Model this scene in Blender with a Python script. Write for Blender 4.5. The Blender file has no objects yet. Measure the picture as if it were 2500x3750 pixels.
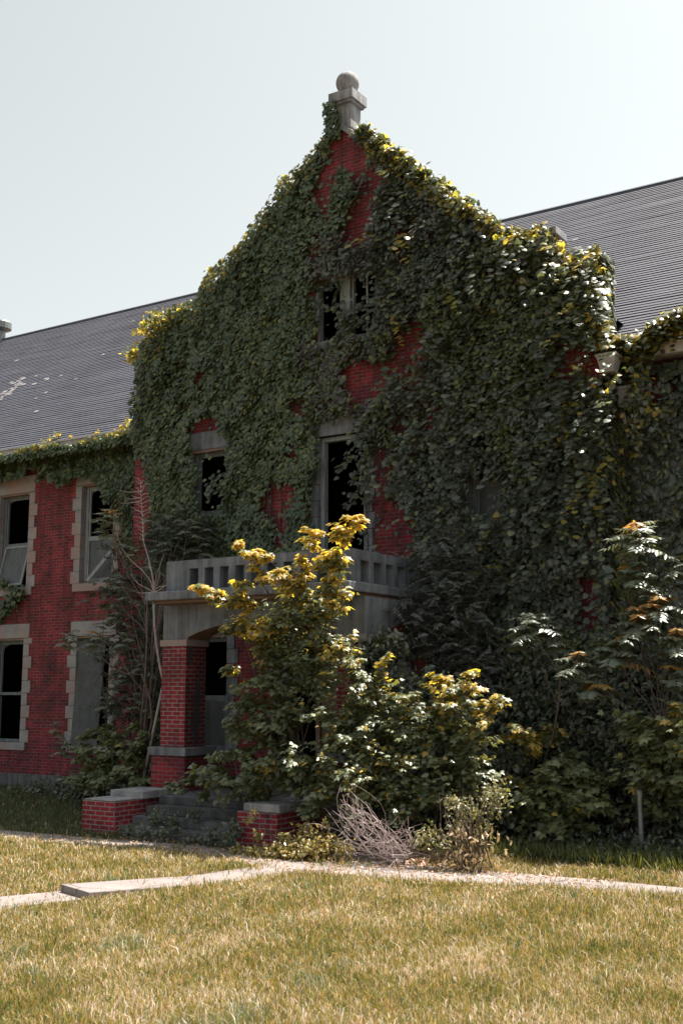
import bpy, math, random
import numpy as np
from mathutils import Vector, Matrix

random.seed(7)
RNG = np.random.default_rng(11)
SC = bpy.context.scene
COL = SC.collection

# ------------------------------------------------------------------ camera
F_PX, YH, CX, CY, CAM_H = 4150.0, 2520.0, 1250.0, 1875.0, 2.4
PITCH = math.atan((YH - CY) / F_PX)
YAW = math.radians(32.5)
_fh = np.array([-math.sin(YAW), math.cos(YAW), 0.0])
_r = np.array([math.cos(YAW), math.sin(YAW), 0.0])
_fw = _fh * math.cos(PITCH) + np.array([0, 0, math.sin(PITCH)])
_up = np.cross(_r, _fw)
CAMP = np.array([0, 0, CAM_H])


def ray(x, y):
    return _fw + _r * (x - CX) / F_PX - _up * (y - CY) / F_PX


def at(x, y, Y):
    """the point of the photo's pixel x, y on the upright plane at depth Y"""
    d = ray(x, y)
    return CAMP + d * (Y / d[1])


def gnd(x, y, Z=0.0):
    d = ray(x, y)
    return CAMP + d * ((Z - CAM_H) / d[2])


def project(P):
    q = P - CAMP
    z = q @ _fw
    return CX + F_PX * (q @ _r) / z, CY - F_PX * (q @ _up) / z, z


cam_d = bpy.data.cameras.new('camera')
cam = bpy.data.objects.new('camera', cam_d)
COL.objects.link(cam)
cam_d.sensor_fit = 'VERTICAL'
cam_d.sensor_height = 36.0
cam_d.lens = F_PX / 3750.0 * 36.0
cam_d.clip_start, cam_d.clip_end = 0.1, 1500
cam.location = (0, 0, CAM_H)
cam.rotation_euler = (math.pi / 2 + PITCH, 0, YAW)
cam_d.dof.use_dof = True
cam_d.dof.focus_distance = 23.0
cam_d.dof.aperture_fstop = 3.2
SC.camera = cam

# ------------------------------------------------------------------ light
SUN_AZ, SUN_EL = math.radians(28), math.radians(65.5)
w = bpy.data.worlds.new('World')
SC.world = w
w.use_nodes = True
nt = w.node_tree
nt.nodes.clear()
sky = nt.nodes.new('ShaderNodeTexSky')
sky.sky_type = 'NISHITA'
sky.sun_disc = False
sky.sun_elevation = SUN_EL
sky.sun_rotation = SUN_AZ
sky.air_density = 1.0
sky.dust_density = 2.5
sky.ozone_density = 1.0
hs = nt.nodes.new('ShaderNodeHueSaturation')
hs.inputs['Saturation'].default_value = 0.22
bg = nt.nodes.new('ShaderNodeBackground')
bg.inputs['Strength'].default_value = 0.072
wo = nt.nodes.new('ShaderNodeOutputWorld')
nt.links.new(sky.outputs[0], hs.inputs['Color'])
tn = nt.nodes.new('ShaderNodeMixRGB')
tn.blend_type = 'MULTIPLY'
tn.inputs[0].default_value = 1.0
tn.inputs[2].default_value = (0.97, 1.0, 0.94, 1)
nt.links.new(hs.outputs[0], tn.inputs[1])
nt.links.new(tn.outputs[0], bg.inputs['Color'])
nt.links.new(bg.outputs[0], wo.inputs[0])
sd = bpy.data.lights.new('sun', 'SUN')
sd.energy = 5.0
sd.angle = math.radians(0.5)
sd.color = (1.0, 0.93, 0.82)
so = bpy.data.objects.new('sun', sd)
COL.objects.link(so)
to_sun = Vector((math.sin(SUN_AZ) * math.cos(SUN_EL), math.cos(SUN_AZ) * math.cos(SUN_EL), math.sin(SUN_EL)))
so.rotation_euler = to_sun.to_track_quat('Z', 'Y').to_euler()
so.location = (0, 0, 40)
SC.view_settings.view_transform = 'Standard'
SC.view_settings.look = 'None'
SC.view_settings.exposure = 1.5
SC.view_settings.gamma = 1.0
SC.render.engine = 'CYCLES'
SC.cycles.max_bounces = 6
SC.cycles.diffuse_bounces = 3
SC.cycles.transparent_max_bounces = 8
SC.cycles.use_denoising = True


# ------------------------------------------------------------------ materials
def new_mat(name):
    m = bpy.data.materials.new(name)
    m.use_nodes = True
    n = m.node_tree
    b = n.nodes['Principled BSDF']
    return m, n, b


def N(n, t, **kw):
    x = n.nodes.new(t)
    for k, v in kw.items():
        if hasattr(x, k):
            setattr(x, k, v)
        else:
            x.inputs[k].default_value = v
    return x


def ramp(n, stops, interp='LINEAR'):
    r = n.nodes.new('ShaderNodeValToRGB')
    r.color_ramp.interpolation = interp
    e = r.color_ramp.elements
    while len(e) < len(stops):
        e.new(0.5)
    for i, (p, c) in enumerate(stops):
        e[i].position = p
        e[i].color = (c[0], c[1], c[2], 1)
    return r


def mix(n, fac, a, b, mode='MIX'):
    m = n.nodes.new('ShaderNodeMixRGB')
    m.blend_type = mode
    for i, v in ((0, fac), (1, a), (2, b)):
        if hasattr(v, 'is_output'):
            n.links.new(v, m.inputs[i])
        elif isinstance(v, (int, float)):
            m.inputs[i].default_value = v
        else:
            m.inputs[i].default_value = (*v, 1)
    return m.outputs[0]


def bump(n, b, height, strength=0.5, dist=0.02):
    bp = n.nodes.new('ShaderNodeBump')
    bp.inputs['Strength'].default_value = strength
    bp.inputs['Distance'].default_value = dist
    n.links.new(height, bp.inputs['Height'])
    n.links.new(bp.outputs[0], b.inputs['Normal'])


def uvco(n):
    return n.nodes.new('ShaderNodeUVMap').outputs[0]


def obco(n):
    return n.nodes.new('ShaderNodeTexCoord').outputs['Object']


def noise(n, co, scale, detail=4, rough=0.6):
    x = N(n, 'ShaderNodeTexNoise')
    x.inputs['Scale'].default_value = scale
    x.inputs['Detail'].default_value = detail
    x.inputs['Roughness'].default_value = rough
    n.links.new(co, x.inputs['Vector'])
    return x.outputs['Fac']


def mapping(n, co, scale=(1, 1, 1), loc=(0, 0, 0)):
    x = n.nodes.new('ShaderNodeMapping')
    x.inputs['Scale'].default_value = scale
    x.inputs['Location'].default_value = loc
    n.links.new(co, x.inputs['Vector'])
    return x.outputs[0]


def brick_mat(name, c1, c2, mortar, soot=0.0, msize=0.011):
    m, n, b = new_mat(name)
    co = uvco(n)
    wob = N(n, 'ShaderNodeTexNoise')
    wob.inputs['Scale'].default_value = 3.0
    n.links.new(co, wob.inputs['Vector'])
    wv = N(n, 'ShaderNodeVectorMath', operation='MULTIPLY_ADD')
    n.links.new(wob.outputs['Color'], wv.inputs[0])
    wv.inputs[1].default_value = (0.012, 0.012, 0)
    n.links.new(co, wv.inputs[2])
    bt = N(n, 'ShaderNodeTexBrick')
    bt.offset = 0.5
    bt.inputs['Scale'].default_value = 1.0
    bt.inputs['Brick Width'].default_value = 0.213
    bt.inputs['Row Height'].default_value = 0.0762
    bt.inputs['Mortar Size'].default_value = msize
    bt.inputs['Mortar Smooth'].default_value = 0.25
    bt.inputs['Bias'].default_value = -0.1
    bt.inputs['Color1'].default_value = (*c1, 1)
    bt.inputs['Color2'].default_value = (*c2, 1)
    bt.inputs['Mortar'].default_value = (*mortar, 1)
    n.links.new(wv.outputs[0], bt.inputs['Vector'])
    f1 = noise(n, co, 1.3, 6, 0.65)
    r1 = ramp(n, [(0.34, (0.34, 0.36, 0.42)), (0.5, (0.85, 0.85, 0.85)), (0.66, (1.3, 1.15, 1.1))])
    n.links.new(f1, r1.inputs[0])
    col = mix(n, 0.8, bt.outputs['Color'], r1.outputs[0], 'MULTIPLY')
    f2 = noise(n, co, 45, 3, 0.7)
    r2 = ramp(n, [(0.3, (0.6, 0.6, 0.6)), (0.7, (1.25, 1.25, 1.25))])
    n.links.new(f2, r2.inputs[0])
    col = mix(n, 0.6, col, r2.outputs[0], 'MULTIPLY')
    fs = noise(n, mapping(n, co, (3.5, 0.35, 1)), 1.5, 5, 0.65)
    rs = ramp(n, [(0.36, (0.42, 0.42, 0.46)), (0.56, (1.05, 1.05, 1.05))])
    n.links.new(fs, rs.inputs[0])
    col = mix(n, 0.7, col, rs.outputs[0], 'MULTIPLY')
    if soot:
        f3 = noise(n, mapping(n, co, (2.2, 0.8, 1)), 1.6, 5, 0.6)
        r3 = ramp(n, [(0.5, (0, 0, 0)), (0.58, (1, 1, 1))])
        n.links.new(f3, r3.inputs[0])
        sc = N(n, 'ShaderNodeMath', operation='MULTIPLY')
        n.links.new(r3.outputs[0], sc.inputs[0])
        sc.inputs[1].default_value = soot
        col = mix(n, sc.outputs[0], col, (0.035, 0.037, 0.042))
    n.links.new(col, b.inputs['Base Color'])
    b.inputs['Roughness'].default_value = 0.85
    inv = N(n, 'ShaderNodeMath', operation='SUBTRACT')
    inv.inputs[0].default_value = 1.0
    n.links.new(bt.outputs['Fac'], inv.inputs[1])
    ad = N(n, 'ShaderNodeMath', operation='MULTIPLY_ADD')
    n.links.new(f2, ad.inputs[0])
    ad.inputs[1].default_value = 0.35
    n.links.new(inv.outputs[0], ad.inputs[2])
    bump(n, b, ad.outputs[0], 0.8, 0.008)
    return m


def stone_mat(name, c_dark, c_light, scale=2.0, streak=True, warm=None):
    m, n, b = new_mat(name)
    co = obco(n)
    f = noise(n, co, scale, 7, 0.65)
    r = ramp(n, [(0.3, c_dark), (0.65, c_light)])
    n.links.new(f, r.inputs[0])
    col = r.outputs[0]
    if streak:
        fs = noise(n, mapping(n, co, (5, 5, 0.45)), 1.6, 5, 0.6)
        rs = ramp(n, [(0.35, (0.45, 0.45, 0.46)), (0.6, (1.1, 1.1, 1.1))])
        n.links.new(fs, rs.inputs[0])
        col = mix(n, 0.75, col, rs.outputs[0], 'MULTIPLY')
    if warm:
        fw = noise(n, co, 1.7, 4, 0.5)
        rw = ramp(n, [(0.42, (0, 0, 0)), (0.6, (1, 1, 1))])
        n.links.new(fw, rw.inputs[0])
        col = mix(n, rw.outputs[0], col, warm)
    ff = noise(n, co, 60, 3, 0.7)
    rf = ramp(n, [(0.25, (0.6, 0.6, 0.6)), (0.75, (1.25, 1.25, 1.25))])
    n.links.new(ff, rf.inputs[0])
    col = mix(n, 0.7, col, rf.outputs[0], 'MULTIPLY')
    n.links.new(col, b.inputs['Base Color'])
    b.inputs['Roughness'].default_value = 0.9
    bump(n, b, ff, 0.5, 0.01)
    return m


def leaf_mat(name, stops, trans, tfac=0.35, rough=0.35, spec=0.5, k=1.0, grey=0.0):
    stops = [(p, tuple(k * (v * (1 - grey) + grey * sum(c) / 3) for v in c)) for p, c in stops]
    m, n, b = new_mat(name)
    g = n.nodes.new('ShaderNodeNewGeometry')
    r = ramp(n, stops)
    n.links.new(g.outputs['Random Per Island'], r.inputs[0])
    n.links.new(r.outputs[0], b.inputs['Base Color'])
    b.inputs['Roughness'].default_value = rough
    b.inputs['Specular IOR Level'].default_value = spec
    t = n.nodes.new('ShaderNodeBsdfTranslucent')
    rt = ramp(n, [(0.0, trans[0]), (1.0, trans[1])])
    mm = N(n, 'ShaderNodeMath', operation='MULTIPLY')
    n.links.new(g.outputs['Random Per Island'], mm.inputs[0])
    mm.inputs[1].default_value = 7.31
    fr = N(n, 'ShaderNodeMath', operation='FRACT')
    n.links.new(mm.outputs[0], fr.inputs[0])
    n.links.new(fr.outputs[0], rt.inputs[0])
    n.links.new(rt.outputs[0], t.inputs['Color'])
    ms = n.nodes.new('ShaderNodeMixShader')
    ms.inputs[0].default_value = tfac
    n.links.new(b.outputs[0], ms.inputs[1])
    n.links.new(t.outputs[0], ms.inputs[2])
    n.links.new(ms.outputs[0], n.nodes['Material Output'].inputs['Surface'])
    return m


def flat_mat(name, c, rough=0.7, var=0.35, scale=8.0, metal=0.0, grain=None):
    m, n, b = new_mat(name)
    co = obco(n)
    if grain:
        co = mapping(n, co, grain)
    f = noise(n, co, scale, 5, 0.65)
    lo = tuple(v * (1 - var) for v in c)
    hi = tuple(min(1, v * (1 + var)) for v in c)
    r = ramp(n, [(0.3, lo), (0.7, hi)])
    n.links.new(f, r.inputs[0])
    n.links.new(r.outputs[0], b.inputs['Base Color'])
    b.inputs['Roughness'].default_value = rough
    b.inputs['Metallic'].default_value = metal
    bump(n, b, f, 0.25, 0.01)
    return m


M = {}
M['brick'] = brick_mat('weathered_red_brick', (0.27, 0.014, 0.026), (0.115, 0.008, 0.014), (0.15, 0.125, 0.13), msize=0.0075)
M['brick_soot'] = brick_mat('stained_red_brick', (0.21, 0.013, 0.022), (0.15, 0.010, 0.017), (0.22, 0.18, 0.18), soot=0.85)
M['brick_clean'] = brick_mat('clean_red_brick', (0.29, 0.015, 0.026), (0.19, 0.010, 0.018), (0.26, 0.215, 0.22), msize=0.0105)
M['stone'] = stone_mat('grey_cast_stone', (0.10, 0.108, 0.124), (0.205, 0.216, 0.245))
M['stone_pink'] = stone_mat('pinkish_sandstone', (0.19, 0.19, 0.20), (0.32, 0.31, 0.32), streak=False, warm=(0.30, 0.225, 0.215))
M['stone_dark'] = stone_mat('dark_foundation_stone', (0.06, 0.062, 0.067), (0.15, 0.15, 0.158))
M['stone_pale'] = stone_mat('pale_coping_stone', (0.20, 0.20, 0.215), (0.36, 0.355, 0.37), scale=5)
M['soffit'] = flat_mat('rusty_brown_soffit', (0.16, 0.095, 0.065), 0.8, 0.4, 3)
M['wood_grey'] = flat_mat('weathered_grey_wood', (0.13, 0.145, 0.16), 0.8, 0.45, 4, grain=(6, 6, 0.6))
M['wood_white'] = flat_mat('peeling_white_wood', (0.24, 0.26, 0.28), 0.7, 0.35, 5, grain=(5, 5, 0.7))
M['wood_brown'] = flat_mat('bare_brown_wood', (0.18, 0.12, 0.09), 0.8, 0.4, 4, grain=(0.6, 5, 5))
M['board'] = flat_mat('grey_plywood', (0.075, 0.08, 0.084), 0.85, 0.4, 3)
M['gutter'] = flat_mat('rusting_white_paint', (0.36, 0.34, 0.34), 0.6, 0.3, 3)
M['metal'] = flat_mat('galvanised_metal', (0.20, 0.21, 0.215), 0.45, 0.3, 10, metal=0.6)
M['dark'] = flat_mat('dark_interior', (0.03, 0.03, 0.03), 0.95, 0.4, 2)
M['bark'] = flat_mat('grey_bark', (0.07, 0.055, 0.05), 0.9, 0.4, 20)
M['bark_pink'] = flat_mat('pale_pinkish_twig', (0.13, 0.085, 0.08), 0.8, 0.35, 15)
M['bark_brush'] = flat_mat('bleached_dead_twig', (0.38, 0.30, 0.29), 0.8, 0.35, 15)
M['vine'] = flat_mat('brown_vine_stem', (0.08, 0.06, 0.055), 0.9, 0.4, 20)

# panes: dusty glass
m, n, b = new_mat('dusty_glass')
b.inputs['Base Color'].default_value = (0.10, 0.115, 0.12, 1)
b.inputs['Roughness'].default_value = 0.45
b.inputs['Specular IOR Level'].default_value = 0.5
co = obco(n)
f = noise(n, mapping(n, co, (3, 3, 0.7)), 3, 5)
r = ramp(n, [(0.3, (0.035, 0.042, 0.046)), (0.7, (0.085, 0.095, 0.10))])
n.links.new(f, r.inputs[0])
n.links.new(r.outputs[0], b.inputs['Base Color'])
M['glass'] = m

# roof shingles
m, n, b = new_mat('grey_shingles')
co = uvco(n)
bt = N(n, 'ShaderNodeTexBrick')
bt.offset = 0.5
bt.inputs['Scale'].default_value = 1.0
bt.inputs['Brick Width'].default_value = 0.30
bt.inputs['Row Height'].default_value = 0.12
bt.inputs['Mortar Size'].default_value = 0.004
bt.inputs['Color1'].default_value = (0.058, 0.062, 0.090, 1)
bt.inputs['Color2'].default_value = (0.045, 0.048, 0.072, 1)
bt.inputs['Mortar'].default_value = (0.014, 0.014, 0.017, 1)
n.links.new(co, bt.inputs['Vector'])
f = noise(n, co, 0.5, 6, 0.6)
r = ramp(n, [(0.3, (0.75, 0.75, 0.76)), (0.7, (1.15, 1.14, 1.16))])
n.links.new(f, r.inputs[0])
c = mix(n, 0.9, bt.outputs['Color'], r.outputs[0], 'MULTIPLY')
f2 = noise(n, co, 55, 3, 0.7)
r2 = ramp(n, [(0.3, (0.65, 0.65, 0.65)), (0.72, (1.3, 1.3, 1.3))])
n.links.new(f2, r2.inputs[0])
c = mix(n, 0.7, c, r2.outputs[0], 'MULTIPLY')
n.links.new(c, b.inputs['Base Color'])
b.inputs['Roughness'].default_value = 0.8
bump(n, b, f2, 0.5, 0.01)
M['shingle'] = m
M['chip'] = flat_mat('pale_bare_shingle', (0.22, 0.21, 0.23), 0.8, 0.3, 10)

# paving
m, n, b = new_mat('pale_concrete')
co = obco(n)
f = noise(n, co, 1.2, 7, 0.65)
r = ramp(n, [(0.3, (0.18, 0.153, 0.15)), (0.7, (0.265, 0.23, 0.227))])
n.links.new(f, r.inputs[0])
f2 = noise(n, co, 70, 3, 0.7)
r2 = ramp(n, [(0.25, (0.6, 0.58, 0.56)), (0.75, (1.2, 1.2, 1.2))])
n.links.new(f2, r2.inputs[0])
c = mix(n, 0.8, r.outputs[0], r2.outputs[0], 'MULTIPLY')
vo = N(n, 'ShaderNodeTexVoronoi', feature='DISTANCE_TO_EDGE')
vo.inputs['Scale'].default_value = 0.9
n.links.new(co, vo.inputs['Vector'])
rv = ramp(n, [(0.0, (0.25, 0.2, 0.17)), (0.018, (1, 1, 1))])
n.links.new(vo.outputs['Distance'], rv.inputs[0])
c = mix(n, 0.8, c, rv.outputs[0], 'MULTIPLY')
n.links.new(c, b.inputs['Base Color'])
b.inputs['Roughness'].default_value = 0.9
bump(n, b, f2, 0.5, 0.01)
M['concrete'] = m

# soil below the grass
m, n, b = new_mat('thatch_soil')
co = obco(n)
f = noise(n, co, 1.5, 6, 0.65)
r = ramp(n, [(0.3, (0.07, 0.055, 0.022)), (0.55, (0.115, 0.082, 0.036)), (0.75, (0.16, 0.11, 0.062))])
n.links.new(f, r.inputs[0])
f2 = noise(n, co, 40, 4, 0.7)
r2 = ramp(n, [(0.3, (0.6, 0.6, 0.6)), (0.7, (1.3, 1.3, 1.3))])
n.links.new(f2, r2.inputs[0])
c = mix(n, 0.8, r.outputs[0], r2.outputs[0], 'MULTIPLY')
n.links.new(c, b.inputs['Base Color'])
b.inputs['Roughness'].default_value = 0.95
bump(n, b, f2, 0.8, 0.03)
M['soil'] = m

# grass: dry straw, olive and green blades in drifting patches
m, n, b = new_mat('dry_lawn_grass')
g = n.nodes.new('ShaderNodeNewGeometry')
co = obco(n)
fa = noise(n, co, 0.9, 4, 0.6)
fb = N(n, 'ShaderNodeMath', operation='MULTIPLY_ADD')
n.links.new(fa, fb.inputs[0])
fb.inputs[1].default_value = 1.05
ad = N(n, 'ShaderNodeMath', operation='MULTIPLY_ADD')
n.links.new(g.outputs['Random Per Island'], ad.inputs[0])
ad.inputs[1].default_value = 0.98
ad.inputs[2].default_value = -0.5
n.links.new(ad.outputs[0], fb.inputs[2])
r = ramp(n, [(0.0, (0.05, 0.078, 0.03)), (0.25, (0.135, 0.17, 0.035)), (0.48, (0.27, 0.225, 0.035)),
             (0.65, (0.40, 0.275, 0.055)), (0.82, (0.52, 0.32, 0.16)), (1.0, (0.80, 0.68, 0.58))])
n.links.new(fb.outputs[0], r.inputs[0])
n.links.new(r.outputs[0], b.inputs['Base Color'])
b.inputs['Roughness'].default_value = 0.45
t = n.nodes.new('ShaderNodeBsdfTranslucent')
n.links.new(r.outputs[0], t.inputs['Color'])
ms = n.nodes.new('ShaderNodeMixShader')
ms.inputs[0].default_value = 0.4
n.links.new(b.outputs[0], ms.inputs[1])
n.links.new(t.outputs[0], ms.inputs[2])
n.links.new(ms.outputs[0], n.nodes['Material Output'].inputs['Surface'])
M['grass'] = m

M['grass_green_shade'] = leaf_mat('shade_toned_green_grass', [(0, (0.04, 0.06, 0.03)), (0.7, (0.08, 0.10, 0.045)), (1, (0.16, 0.15, 0.07))], ((0.06, 0.09, 0.03), (0.14, 0.14, 0.05)), 0.3, 0.5)  # greener grass, darkened so its colour carries the building's shade
M['grass_clump'] = leaf_mat('blue_green_grass', [(0, (0.08, 0.12, 0.065)), (0.6, (0.16, 0.20, 0.12)), (1, (0.50, 0.50, 0.42))], ((0.12, 0.17, 0.05), (0.3, 0.32, 0.15)), 0.35, 0.4)
IVY_DARK = [(0, (0.030, 0.045, 0.028)), (0.5, (0.045, 0.068, 0.036)), (0.85, (0.065, 0.092, 0.042)), (1, (0.12, 0.14, 0.04))]
IVY_GREY = [(0, (0.032, 0.042, 0.032)), (0.55, (0.05, 0.062, 0.047)), (0.85, (0.075, 0.085, 0.06)), (1, (0.13, 0.14, 0.05))]
M['ivy'] = leaf_mat('ivy_leaf', IVY_DARK, ((0.12, 0.17, 0.05), (0.30, 0.28, 0.06)), 0.3, 0.45, 0.7, 1.6, 0.1)
M['ivy_grey'] = leaf_mat('grape_ivy_leaf', IVY_GREY, ((0.11, 0.15, 0.05), (0.26, 0.26, 0.06)), 0.3, 0.42, 0.8, 1.55, 0.15)
M['ivy_light'] = leaf_mat('light_green_ivy_leaf', [(0, (0.07, 0.095, 0.045)), (0.6, (0.11, 0.14, 0.055)), (1, (0.17, 0.18, 0.06))], ((0.14, 0.18, 0.05), (0.32, 0.30, 0.06)), 0.3, 0.45, 0.7)
M['ivy_dead'] = leaf_mat('withered_ivy_leaf', [(0, (0.05, 0.045, 0.045)), (0.7, (0.09, 0.08, 0.078)), (1, (0.14, 0.12, 0.11))], ((0.06, 0.05, 0.04), (0.12, 0.1, 0.08)), 0.15, 0.7)
M['ivy_young_lit'] = leaf_mat('sunlit_young_ivy_leaf', [(0, (0.12, 0.14, 0.04)), (0.6, (0.27, 0.23, 0.045)), (1, (0.45, 0.32, 0.09))],  # yellow new growth, its colour brightened to carry sunlight on the ivy edges
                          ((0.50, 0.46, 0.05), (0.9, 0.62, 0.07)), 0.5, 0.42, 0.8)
M['maple'] = leaf_mat('maple_leaf', [(0, (0.035, 0.05, 0.025)), (0.6, (0.06, 0.08, 0.032)), (1, (0.10, 0.11, 0.035))],
                      ((0.16, 0.18, 0.05), (0.38, 0.34, 0.07)), 0.32, 0.45, 1.0, 1.75, 0.2)
M['maple_skylit'] = leaf_mat('skylit_maple_leaf', [(0, (0.08, 0.10, 0.05)), (0.6, (0.13, 0.155, 0.07)), (1, (0.19, 0.20, 0.08))],  # maple colour lightened to put sky light on bushes standing in shade
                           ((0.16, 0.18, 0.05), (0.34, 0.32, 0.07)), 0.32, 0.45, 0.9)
M['maple_young_lit'] = leaf_mat('sunlit_young_maple_leaf', [(0, (0.22, 0.22, 0.07)), (0.5, (0.50, 0.38, 0.07)), (1, (0.74, 0.52, 0.20))],  # new growth with the sun's golden glow on the tree tops put into its colour
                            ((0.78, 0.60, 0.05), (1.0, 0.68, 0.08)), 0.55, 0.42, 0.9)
M['leaflet'] = leaf_mat('feather_leaflet', [(0, (0.035, 0.05, 0.035)), (0.6, (0.06, 0.08, 0.05)), (1, (0.09, 0.11, 0.06))],
                        ((0.12, 0.16, 0.06), (0.30, 0.28, 0.08)), 0.28, 0.45, 1.0, 2.1, 0.35)
M['leaflet_red'] = leaf_mat('young_red_leaflet', [(0, (0.24, 0.20, 0.07)), (0.6, (0.40, 0.26, 0.08)), (1, (0.52, 0.24, 0.13))],
                            ((0.7, 0.42, 0.05), (0.8, 0.35, 0.08)), 0.4, 0.3, 0.6)
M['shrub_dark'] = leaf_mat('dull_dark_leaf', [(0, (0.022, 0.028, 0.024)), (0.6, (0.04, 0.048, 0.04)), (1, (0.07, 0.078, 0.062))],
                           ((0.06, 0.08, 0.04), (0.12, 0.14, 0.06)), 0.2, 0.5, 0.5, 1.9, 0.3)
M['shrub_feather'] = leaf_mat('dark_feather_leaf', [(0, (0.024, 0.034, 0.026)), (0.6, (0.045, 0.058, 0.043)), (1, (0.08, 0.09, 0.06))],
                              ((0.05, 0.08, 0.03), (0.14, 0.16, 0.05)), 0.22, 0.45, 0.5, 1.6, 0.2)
M['litter'] = leaf_mat('fallen_leaf', [(0, (0.20, 0.09, 0.06)), (0.35, (0.42, 0.22, 0.12)), (0.7, (0.5, 0.34, 0.26)), (1, (0.6, 0.5, 0.45))],
                       ((0.4, 0.2, 0.1), (0.5, 0.3, 0.15)), 0.2, 0.6)
M['vinelet'] = leaf_mat('yellowing_vine_leaf', [(0, (0.12, 0.14, 0.06)), (0.5, (0.27, 0.23, 0.09)), (1, (0.46, 0.34, 0.20))],
                        ((0.4, 0.35, 0.05), (0.7, 0.45, 0.08)), 0.4, 0.35)
M['weedlet'] = leaf_mat('pale_weed_leaf', [(0, (0.09, 0.10, 0.05)), (0.6, (0.17, 0.165, 0.09)), (1, (0.30, 0.24, 0.15))],
                        ((0.25, 0.26, 0.06), (0.5, 0.4, 0.12)), 0.35, 0.35)
M['straw'] = leaf_mat('straw_stalk', [(0, (0.30, 0.22, 0.10)), (0.6, (0.5, 0.38, 0.24)), (1, (0.55, 0.42, 0.3))],
                      ((0.3, 0.2, 0.05), (0.5, 0.35, 0.1)), 0.3, 0.5)
M['weed'] = leaf_mat('weed_blade', [(0, (0.05, 0.07, 0.03)), (0.6, (0.09, 0.115, 0.04)), (1, (0.17, 0.17, 0.06))],
                     ((0.15, 0.2, 0.03), (0.35, 0.3, 0.04)), 0.3, 0.4)

# ------------------------------------------------------------------ object helpers
ORIGIN = {}


def tag(o, label=None, cat=None, group=None, kind=None):
    if label:
        o['label'] = label
    if cat:
        o['category'] = cat
    if group:
        o['group'] = group
    if kind:
        o['kind'] = kind
    return o


def thing(name, loc, label, cat, group=None):
    o = bpy.data.objects.new(name, None)
    o.empty_display_size = 0.3
    COL.objects.link(o)
    o.location = loc
    ORIGIN[o.name] = np.array(loc, float)
    return tag(o, label, cat, group)


def link(name, me, mats, parent=None, loc=None):
    o = bpy.data.objects.new(name, me)
    COL.objects.link(o)
    for x in mats:
        me.materials.append(x)
    if parent is not None:
        o.parent = parent
        ORIGIN[o.name] = ORIGIN[parent.name]
    else:
        o.location = loc if loc is not None else (0, 0, 0)
        ORIGIN[o.name] = np.array(o.location, float)
    return o


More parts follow.
